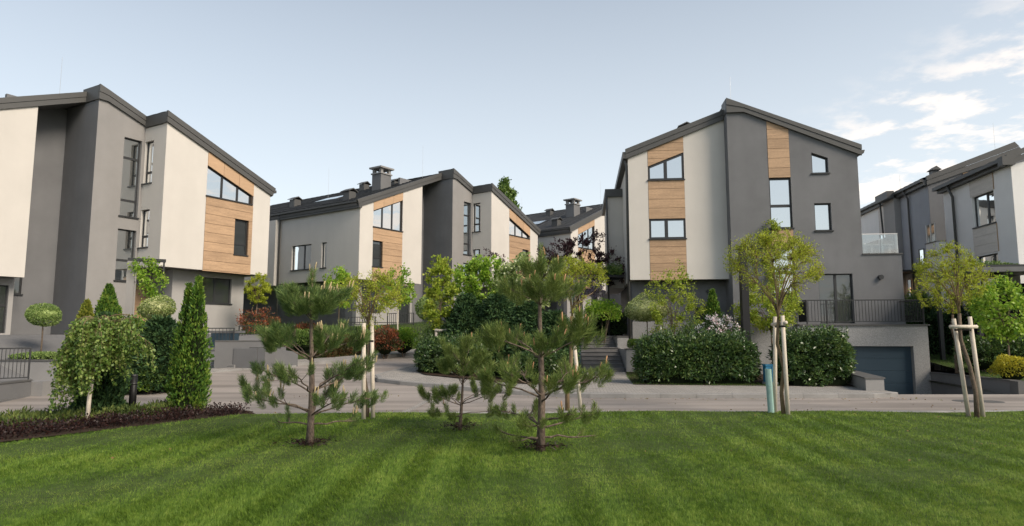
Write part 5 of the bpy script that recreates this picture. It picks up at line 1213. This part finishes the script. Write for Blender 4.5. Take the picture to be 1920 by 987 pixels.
# vine over the pergola
def vine():
    n = 8200; x = rng.uniform(-.1, 1.3, n); z = rng.uniform(1.9, ht(482, 24), n); y = rng.normal(size=n) * .12
    t = empty('climbing_vine', (pg.x, pg.y, 0), 'bright green vine climbing the pergola at the left entrance', 'vine', None, math.radians(25))
    keep = rng.uniform(0, 1, n) < np.clip(1.25 - (np.abs(x - .60 - .16*np.sin(z*2.3) - .09*np.sin(z*7)) / (.30 + .16*np.sin(z*1.7 + 1)))**2 * .75, 0, 1) * (.55 + .45*np.sin(x*9 + z*6))
    c = np.stack([x, y - .05, z], 1)[keep]; m = len(c); d = rdir(m); d[:, 2] -= .6; d[:, 1] -= .4
    objq('foliage', leafq(c, d, .10, .06), L['bright'], t)
    mb = MB()
    for k in range(4): mb.tube([(.4 + .12*k, 0, .9), (.45 + .1*k, .03, 2.4), (.35 + .15*k, 0, 4.4)], [.02, .014, .008], 5)
    mb.build('stems', M['bark'], t)
vine()
tree('globe_tree', 'small olive globe tree in the gap beside the middle house', (dep(481, 600, 30.0).x, 30.0, 1.35), 1.75, .04, 2.45, (.62, .62, .72), (8, 36, 120), dict(ac, n=3600, ln=.075, wd=.045), 'bark', 'tree', 'budding globe trees', .15)
shrub('red_shrub', 'loose red-leaved shrub behind the far retaining wall', (dep(486, 610, 29.2).x, 29.2, 1.2), (.95, .6, .80), 1700, .11, .05, 'red', lump=.55, core=0, cz=.8)
shrub('red_shrub', 'second red-leaved shrub behind the left pine top', (dep(575, 610, 29.6).x, 29.6, 1.0), (.6, .5, .55), 1800, .11, .05, 'red', lump=.35, core=.5, cz=.7)
shrub('red_shrub', 'bushy red and green photinia by the far pavement', (dep(722, 640, 27.6).x, 27.6, .6), (.66, .55, .72), 3600, .09, .045, 'red', lump=.3, core=.6)
hedge('brown_hedge', 'brownish green hedge along the far pavement behind the left stakes', (dep(598, 650, 26.6).x, 26.6, .58), (2.35, .8, 1.0), 7000, 'brownhedge', .09, .045, math.radians(48), lump=.2)
shrub('green_shrub', 'round green shrub left of the far brown hedge', (dep(566, 640, 27.0).x, 27.0, .9), (.75, .6, .55), 2600, .09, .05, 'green', lump=.25)
shrub('green_shrub', 'green shrub between the photinia and the planted island', (dep(757, 640, 28.3).x, 28.3, .7), (.6, .6, .7), 2600, .09, .05, 'bright', lump=.25)
tree('young_tree', 'thin young tree with light leaves right of the left pine', (dep(634, 640, 28.5).x, 28.5, .9), 2.0, .035, 2.9, (.75, .75, .8), (7, 30, 90), dict(n=2400, ln=.12, wd=.085, mat='bright', spread=.06), 'bark', 'tree', None, .3)
tree('young_tree', 'light green young tree beside the middle house door', (dep(745, 640, 31.5).x, 31.5, 1.2), 1.7, .04, 2.6, (.85, .85, .95), (7, 30, 90), dict(n=2400, ln=.12, wd=.085, mat='bright', spread=.06), 'stake', 'tree', None, .3)
shrub('green_shrub', 'low green shrub before the middle house railing', (dep(690, 640, 29.6).x, 29.6, .9), (1.3, .6, .5), 2800, .09, .05, 'green', lump=.3)

# planted island
b = dep(825, 660, 23.6); zb_ = zr(b.x, b.y) + .12
tree('young_maple', 'slender light green tree held in a small stake frame on the island', (b.x, b.y, zb_), 1.75, .03, 2.75 - zb_*.0, (.58, .55, 1.15), (9, 36, 110), dict(n=3600, ln=.115, wd=.085, mat='lime', spread=.05), 'bark', 'tree', None, .35, zmin=1.2)
stakes('small stake frame with crossbar on the planted island', [((dep(818, 660, 23.3).x, 23.3, zb_), dep(818, 617, 23.3)), ((dep(837, 660, 23.3).x, 23.3, zb_), dep(837, 617, 23.3))], (dep(815, 620, 23.25), dep(840, 620, 23.25)), r=.05)
tg2 = empty('tree_guard', (dep(832, 660, 23.1).x, 23.1, zb_), 'pale green tree guard inside the small stake frame', 'tree guard')
MB().tube([(0,0,.0),(0,0,.95)], .075, 10).build('tube', M['teal'], tg2, True); MB().tube([(0,0,.7),(0,0,.73)], .085, 10).build('tie', M['teal'], tg2)
hedge('laurel_hedge', 'clipped dark hedge with loose top at the tip of the island', (-3.55, 21.75, zr(-3.3, 22) + .12), (2.5, 1.9, 1.12), 11000, 'laurel', .085, .04, math.radians(-16), .14, shoots=90)
hedge('loose_hedge', 'taller loose green hedge behind the clipped island hedge', (-3.5, 23.5, zr(-3.3, 24) + .12), (3.2, 1.5, 1.35), 8000, 'green', .09, .04, math.radians(-6), .35, shoots=160)
topiary('topiary_tree', 'round green topiary behind the slender island tree', (dep(806, 600, 27.0).x, 27.0, .6), 1.75, (.55, .55, .5), 2600, 'varieg2', .07, .045, flat=False)
b = dep(905, 600, 26.5)
tree('maple_tree', 'bright green leafy tree behind the island conifers', (b.x, b.y, .5), 1.6, .06, 3.15, (1.2, 1.1, 1.35), (10, 44, 150), dict(n=7800, ln=.13, wd=.10, mat='bright', spread=.08), 'bark', 'tree', None, .32, zmin=1.6)
for px, Y, h, r, lab, mt in ((874, 23.4, 2.75, .85, 'dark feathery conifer on the island nearest the stake frame', 'dark'), (932, 23.0, 2.85, .95, 'dark feathery conifer on the island left of the right pine trunk', 'dark'), (992, 22.8, 2.65, .9, 'dark feathery conifer on the island behind the right pine trunk', 'dark'), (1040, 22.6, 2.35, .75, 'dark feathery conifer on the island beside the single stake', 'dark')):
    conifer('feathery_conifer', lab, (dep(px, 650, Y).x, Y, zr(dep(px, 650, Y).x, Y) + .12), h, r, 9500, mt, ln=.17, wd=.055, up=.15, lump=.22, prof=lambda t: np.clip(1 - np.clip((t-.35)/.72, 0, 1)**2, .06, 1), group='feathery conifers on the island')
hedge('laurel_hedge', 'low dark laurel hedge at the island kerb behind the right pine', (-.2, 20.9, .17), (2.4, 1.3, .95), 7000, 'laurel', .085, .04, 0, .16)
conifer('arborvitae', 'narrow arborvitae below the bright green tree', (dep(892, 600, 25.6).x, 25.6, .5), ht(548, 25.6) - .5, .5, 4200, 'arbor', group='arborvitae columns')
b = dep(985, 600, 26.0)
tree('viburnum', 'pale flowering viburnum behind the right pine', (b.x, b.y, .4), 1.5, .05, 3.35, (1.35, 1.0, 1.25), (10, 44, 150), dict(n=8000, ln=.11, wd=.085, mat='pale', spread=.09), 'bark', 'tree', None, .3, zmin=1.5)
b = dep(1085, 600, 32.0)
tree('plum_tree', 'dark purple leaved plum tree before the farthest house', (b.x, b.y, 1.2), 2.2, .06, 3.9, (2.1, 1.3, 1.45), (10, 48, 170), dict(n=7500, ln=.12, wd=.075, mat='purple', spread=.05, along=1.2), 'bark', 'tree', None, .4, zmin=2.5)
b = dep(935, 600, 31.0)
tree('plum_tree', 'thin purple leaved plum at the middle house corner', (b.x, b.y, 1.0), 2.0, .05, 3.6, (1.3, .9, 1.1), (6, 20, 55), dict(n=1500, ln=.10, wd=.06, mat='purple', spread=.05, along=1.2), 'bark', 'tree', None, .4, zmin=2.3)
# wisteria pergola beside the steps
wp_ = dep(1140, 520, 30.3)
wt_ = empty('wisteria_pergola', (wp_.x - .9, 30.3, 1.59), 'dark pergola overgrown with wisteria beside the right house', 'pergola')
zt_ = ht(520, 30.3) - 1.59
for x, y in ((-.4, 0), (-.4, 1.8)): MB().box(x-.06, x+.06, y-.06, y+.06, -.1, zt_).build('post', M['iron'], wt_)
for k in range(4): MB().box(-.6, 1.7, .1 + .5*k, .2 + .5*k, zt_, zt_ + .12).build('beam', M['iron'], wt_)
wv = empty('wisteria', (wp_.x - .9, 30.3, 1.59), 'wisteria with lilac flowers hanging from the pergola', 'climber')
n = 4200; c = np.stack([rng.uniform(-.9, 1.6, n), rng.uniform(-.2, 1.8, n), zt_ + .15 + np.abs(rng.normal(size=n)) * .22], 1); objq('foliage', leafq(c, rdir(n) + np.array([0,0,.2]), .12, .06), L['green'], wv)
n = 2600; c = np.stack([rng.uniform(-1.3, .7, n), rng.uniform(-.25, 1.0, n), zt_ - rng.uniform(0, 1, n)**1.5 * 1.0 + .1], 1); objq('flowers', leafq(c, rdir(n) - np.array([0,0,.7]), .09, .06), L['lilac'], wv)
shrub('lime_shrub', 'light green shrub hanging over the steps beside the pergola', (dep(1135, 600, 29.2).x - .15, 29.2, 1.1), (.8, .6, .75), 2400, .10, .07, 'bright', lump=.35, core=.4, cz=1.45)
hedge('evergreen_hedge', 'dark evergreen hedge at the top of the stone steps', (dep(1098, 620, 32.5).x, 32.5, 1.59), (2.2, 1.0, 1.25), 6500, 'laurel', .09, .045, 0, .22)

# right house front garden
hedge('laurel_hedge', 'long clipped laurel hedge before the white half of the right house', (4.15, 20.65, .13), (3.95, 1.35, 1.50), 16000, 'laurel', .125, .052, math.radians(-2), .15, shoots=130)
hedge('laurel_hedge', 'rounded laurel hedge beside the garage drive', (8.7, 20.05, .13), (2.2, 1.5, 1.55), 10500, 'laurel', .125, .052, 0, .22, shoots=150)
hedge('box_hedge', 'small clipped box cushion on the planter wall', (dep(1179, 640, 27.0).x, 27.0, 1.08), (.72, .5, .40), 2600, 'arbor', .05, .03, 0, .08)
topiary('topiary_tree', 'cream variegated umbrella topiary before the right house corner', (dep(1213, 600, 25.6).x, 25.6, .13), 2.05, (.86, .8, .66), 8000, 'varieg', .055, .032, stakes=2, flat=.6)
b = dep(1262, 600, 25.0)
tree('lime_tree', 'airy yellow-green young tree before the white house wall', (b.x, b.y, .13), 1.2, .04, 2.55, (1.15, .9, 1.75), (14, 60, 190), dict(n=4300, ln=.080, wd=.06, mat='lime', spread=.06, along=.8), 'bark', 'tree', None, .3, zmin=1.15)
conifer('arborvitae', 'small dense arborvitae under the white house half', (dep(1337, 600, 26.2).x, 26.2, .13), ht(546, 26.2) - .13, .56, 5200, 'arbor', group='arborvitae columns')
shrub('rhododendron', 'rhododendron with pale pink flowers behind the long hedge', (dep(1341, 640, 23.4).x, 23.4, .13), (.85, .6, .95), 3600, .10, .045, 'laurel', cz=1.32, lump=.25, tips=(120, .075, .06, 'pink', 'flowers'))
b = dep(1445, 600, 24.3)
tree('lime_tree', 'bright yellow-green tree behind the large globe tree', (b.x, b.y, .13), 1.5, .04, 2.55, (1.30, .8, .95), (12, 54, 160), dict(n=6200, ln=.085, wd=.07, mat='lime', spread=.08), 'bark', 'tree', None, .3, zmin=1.5)
b = dep(1452, 600, 26.6)
tree('lime_tree', 'tall slim yellow-green tree against the grey house wall', (b.x, b.y, 1.0), 2.2, .035, 4.1, (.5, .5, 1.35), (8, 30, 80), dict(n=2600, ln=.08, wd=.065, mat='lime', spread=.06), 'bark', 'tree', None, .3, zmin=2.4)
shrub('agave_shrub', 'small dark shrub between the rhododendron and the lime tree', (dep(1303, 640, 24.2).x, 24.2, .13), (.5, .4, .9), 1600, .16, .03, 'green', cz=1.2, lump=.3)

# right edge gardens
b = dep(1790, 640, 22.4)
tree('globe_tree', 'olive globe tree in the shade behind the leaning staked tree', (b.x, b.y, .42), 2.0, .05, 2.85, (1.25, 1.1, .85), (10, 46, 170), dict(ac, n=5200, ln=.06, wd=.034), 'bark', 'tree', 'budding globe trees', .25)
b = dep(1890, 640, 20.6)
tree('maple_tree', 'bright green young tree at the right edge', (b.x, b.y, .25), 1.15, .035, 2.25, (.95, .8, 1.15), (10, 44, 140), dict(n=4400, ln=.10, wd=.085, mat='bright', spread=.08), 'bark', 'tree', None, .3, zmin=1.0)
shrub('golden_shrub', 'golden yellow shrub at the right edge by the kerb', (dep(1898, 690, 19.9).x, 19.9, .2), (.62, .5, .5), 3400, .06, .035, 'yellow', lump=.2)
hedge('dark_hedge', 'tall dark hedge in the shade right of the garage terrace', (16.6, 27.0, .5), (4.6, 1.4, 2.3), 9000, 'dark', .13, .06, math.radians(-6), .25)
shrub('dark_shrub', 'dark green shrub left of the golden shrub', (dep(1850, 680, 22.2).x, 22.2, .35), (.95, .7, .7), 3200, .10, .05, 'laurel', lump=.25)
shrub('dark_shrub', 'dark green shrub behind the golden shrub at the edge', (dep(1905, 670, 22.0).x, 22.0, .35), (.95, .7, .75), 3000, .10, .05, 'laurel', lump=.25)
shrub('dark_shrub', 'leafy shrub against the right row house entrance', (dep(1722, 560, 28.6).x, 28.6, .9), (.8, .7, 1.5), 3000, .11, .055, 'green', lump=.25, cz=1.5)
shrub('climber_cluster', 'climbing rose foliage over the right row house pergola', (dep(1858, 500, 23.0).x, 23.0, ht(520, 23.0)), (1.3, .8, .3), 2600, .09, .05, 'green', cz=.2, lump=.4, core=.4, stem=False)
b = dep(945, 400, 62)
tree('poplar_tree', 'distant poplar top rising behind the middle house roof', (b.x, 62, 1.5), 9.0, .25, 12.2, (1.25, 1.2, 3.1), (14, 60, 200), dict(n=8000, ln=.26, wd=.19, mat='green', spread=.16), 'bark', 'tree', None, .3, zmin=9.0)

# planting bed ground cover
BB = [(-14,6.9),(-11,8.75),(-8.6,10.75),(-7.75,11.95),(-7.05,12.75),(-6.0,14.0),(-5.75,14.2),(-6.3,14.85),(-7.1,14.6),(-7.6,13.6),(-8.6,12.5),(-9.6,11.6),(-12,9.7),(-14.6,7.9)]
mat_cover('barberry_cover', 'dark red barberry ground cover along the lawn edge of the bed', BB, 24000, .20, .045, .03, 'barberry', lambda x, y: .05, 230)
JJ = [(-7.3,14.7),(-7.7,13.7),(-8.7,12.6),(-9.7,11.7),(-12,9.9),(-12.5,10.6),(-10.5,12.8),(-9.3,14.7),(-7.9,15.2)]
mat_cover('juniper_cover', 'low green juniper ground cover behind the barberry', JJ, 15000, .19, .10, .028, 'juniper', lambda x, y: .05, 60)

# ------------------------------------------------------------------ grass
def grass(name, label, poly, n, hmin, hmax, w, mat, zf, y_bias=2.0, stripes=True, xlim=None):
    P = np.array(poly); lo, hi = P.min(0), P.max(0); N_ = int(n * 1.6)
    y0, y1 = max(lo[1], 4.6 if y_bias else lo[1]), hi[1]
    u = rng.uniform(0, 1, N_)
    y = 1 / (1/y0 - u * (1/y0 - 1/y1)) if y_bias else y0 + u * (y1 - y0)
    if xlim: x = rng.uniform(-1, 1, N_) * (xlim[0] * y + xlim[1])
    else: x = rng.uniform(lo[0], hi[0], N_)
    r = np.zeros(N_, bool); j = len(P) - 1
    for i in range(len(P)):
        k = ((P[i,1] > y) != (P[j,1] > y)) & (x < (P[j,0]-P[i,0]) * (y-P[i,1]) / (P[j,1]-P[i,1] + 1e-12) + P[i,0]); r ^= k; j = i
    x, y = x[r][:n], y[r][:n]; m = len(x)
    z = zf(x, y); a = rng.uniform(0, 6.28, m); h = rng.uniform(hmin, hmax, m); sc = np.clip(y / 9, .8, 1.8) if y_bias else np.ones(m)
    lean = rng.normal(size=(m, 2)) * .42
    if stripes:
        s = np.tanh(np.sin((x - .03*y + .05*np.sin(y*.8)) * 2*np.pi / .66) * 2.2) * (.8 + .2*np.sin(x*.7 + y*.4)); lean[:, 1] += s * .55 * (.85 + .3*np.sin(x*2.3 + 1.7*np.sin(y*.5))); lean[:, 0] += .1 * s
    p = np.stack([x, y, z - .01], 1); sd = np.stack([np.cos(a), np.sin(a), 0*a], 1) * (w * sc * .5)[:, None]
    tip = p + np.stack([lean[:, 0]*h, lean[:, 1]*h, h], 1)
    return tag(objq(name, np.stack([p - sd, p + sd, tip], 1), L[mat], k=3), label, 'grass', kind='stuff')
lz_ = lambda x, y: 0.05 + 0.02*np.sin(x*.6 + y*.35) + .015*np.sin(x*1.3 - y)
grass('lawn_grass', 'mown green lawn filling the foreground', [(p[0], p[1] - .03) if p[1] > 13 else p for p in LAWN], 820000, .022, .055, .0085, 'grass', lz_, xlim=(.83, 1.5))
zv = np.vectorize(zr)
grass('verge_grass', 'small grass verge in front of the long laurel hedge', [(3.95,20.75),(8.6,20.1),(8.6,20.8),(4.8,26.7),(4.3,24)], 9000, .03, .06, .012, 'turf', lambda x, y: x*0 + .135, 0, False)
gm = np.vectorize(lambda x, y: zr(x, y) + 0.13 + min(dist_line(x, y, KBb), 4.0) / 4.0 * 0.85)
grass('slope_grass', 'green grass slope before the middle house', gmid_poly, 26000, .05, .10, .022, 'turf', gm, 0, False)
grass('side_grass', 'shaded grass strip right of the garage drive', [(15.4,19.4),(24,19.4),(24,28),(17,28),(16.3,25)], 14000, .04, .08, .015, 'turf', lambda x, y: .22 + np.clip((y-20)*.09, 0, .9), 0, False)

# stray leaves and needles blown onto the lawn edge, the kerb and the road
m = 330; x = rng.uniform(-6, 12, m); y = np.where(rng.uniform(0, 1, m) < .45, 17.55 + rng.normal(size=m) * .12, rng.uniform(9, 17.4, m)); y = np.where((y < 14.6) & (rng.uniform(0, 1, m) < .5), 14.75 + np.abs(rng.normal(size=m)) * .2, y)
c = np.stack([x, y, np.where(y > 14.6, .012, .095)], 1); c = c[(y > 14.7) | (y < 14.2)]; c[:, 2] += np.where(c[:, 1] > 16, zv(c[:, 0], c[:, 1]), 0)
d = rdir(len(c)) * np.array([1, 1, .25])
tag(objq('leaf_litter', leafq(c, d, .045, .028), L['litter']), 'scattered dry leaves on the road edge and lawn', 'leaves', kind='stuff')
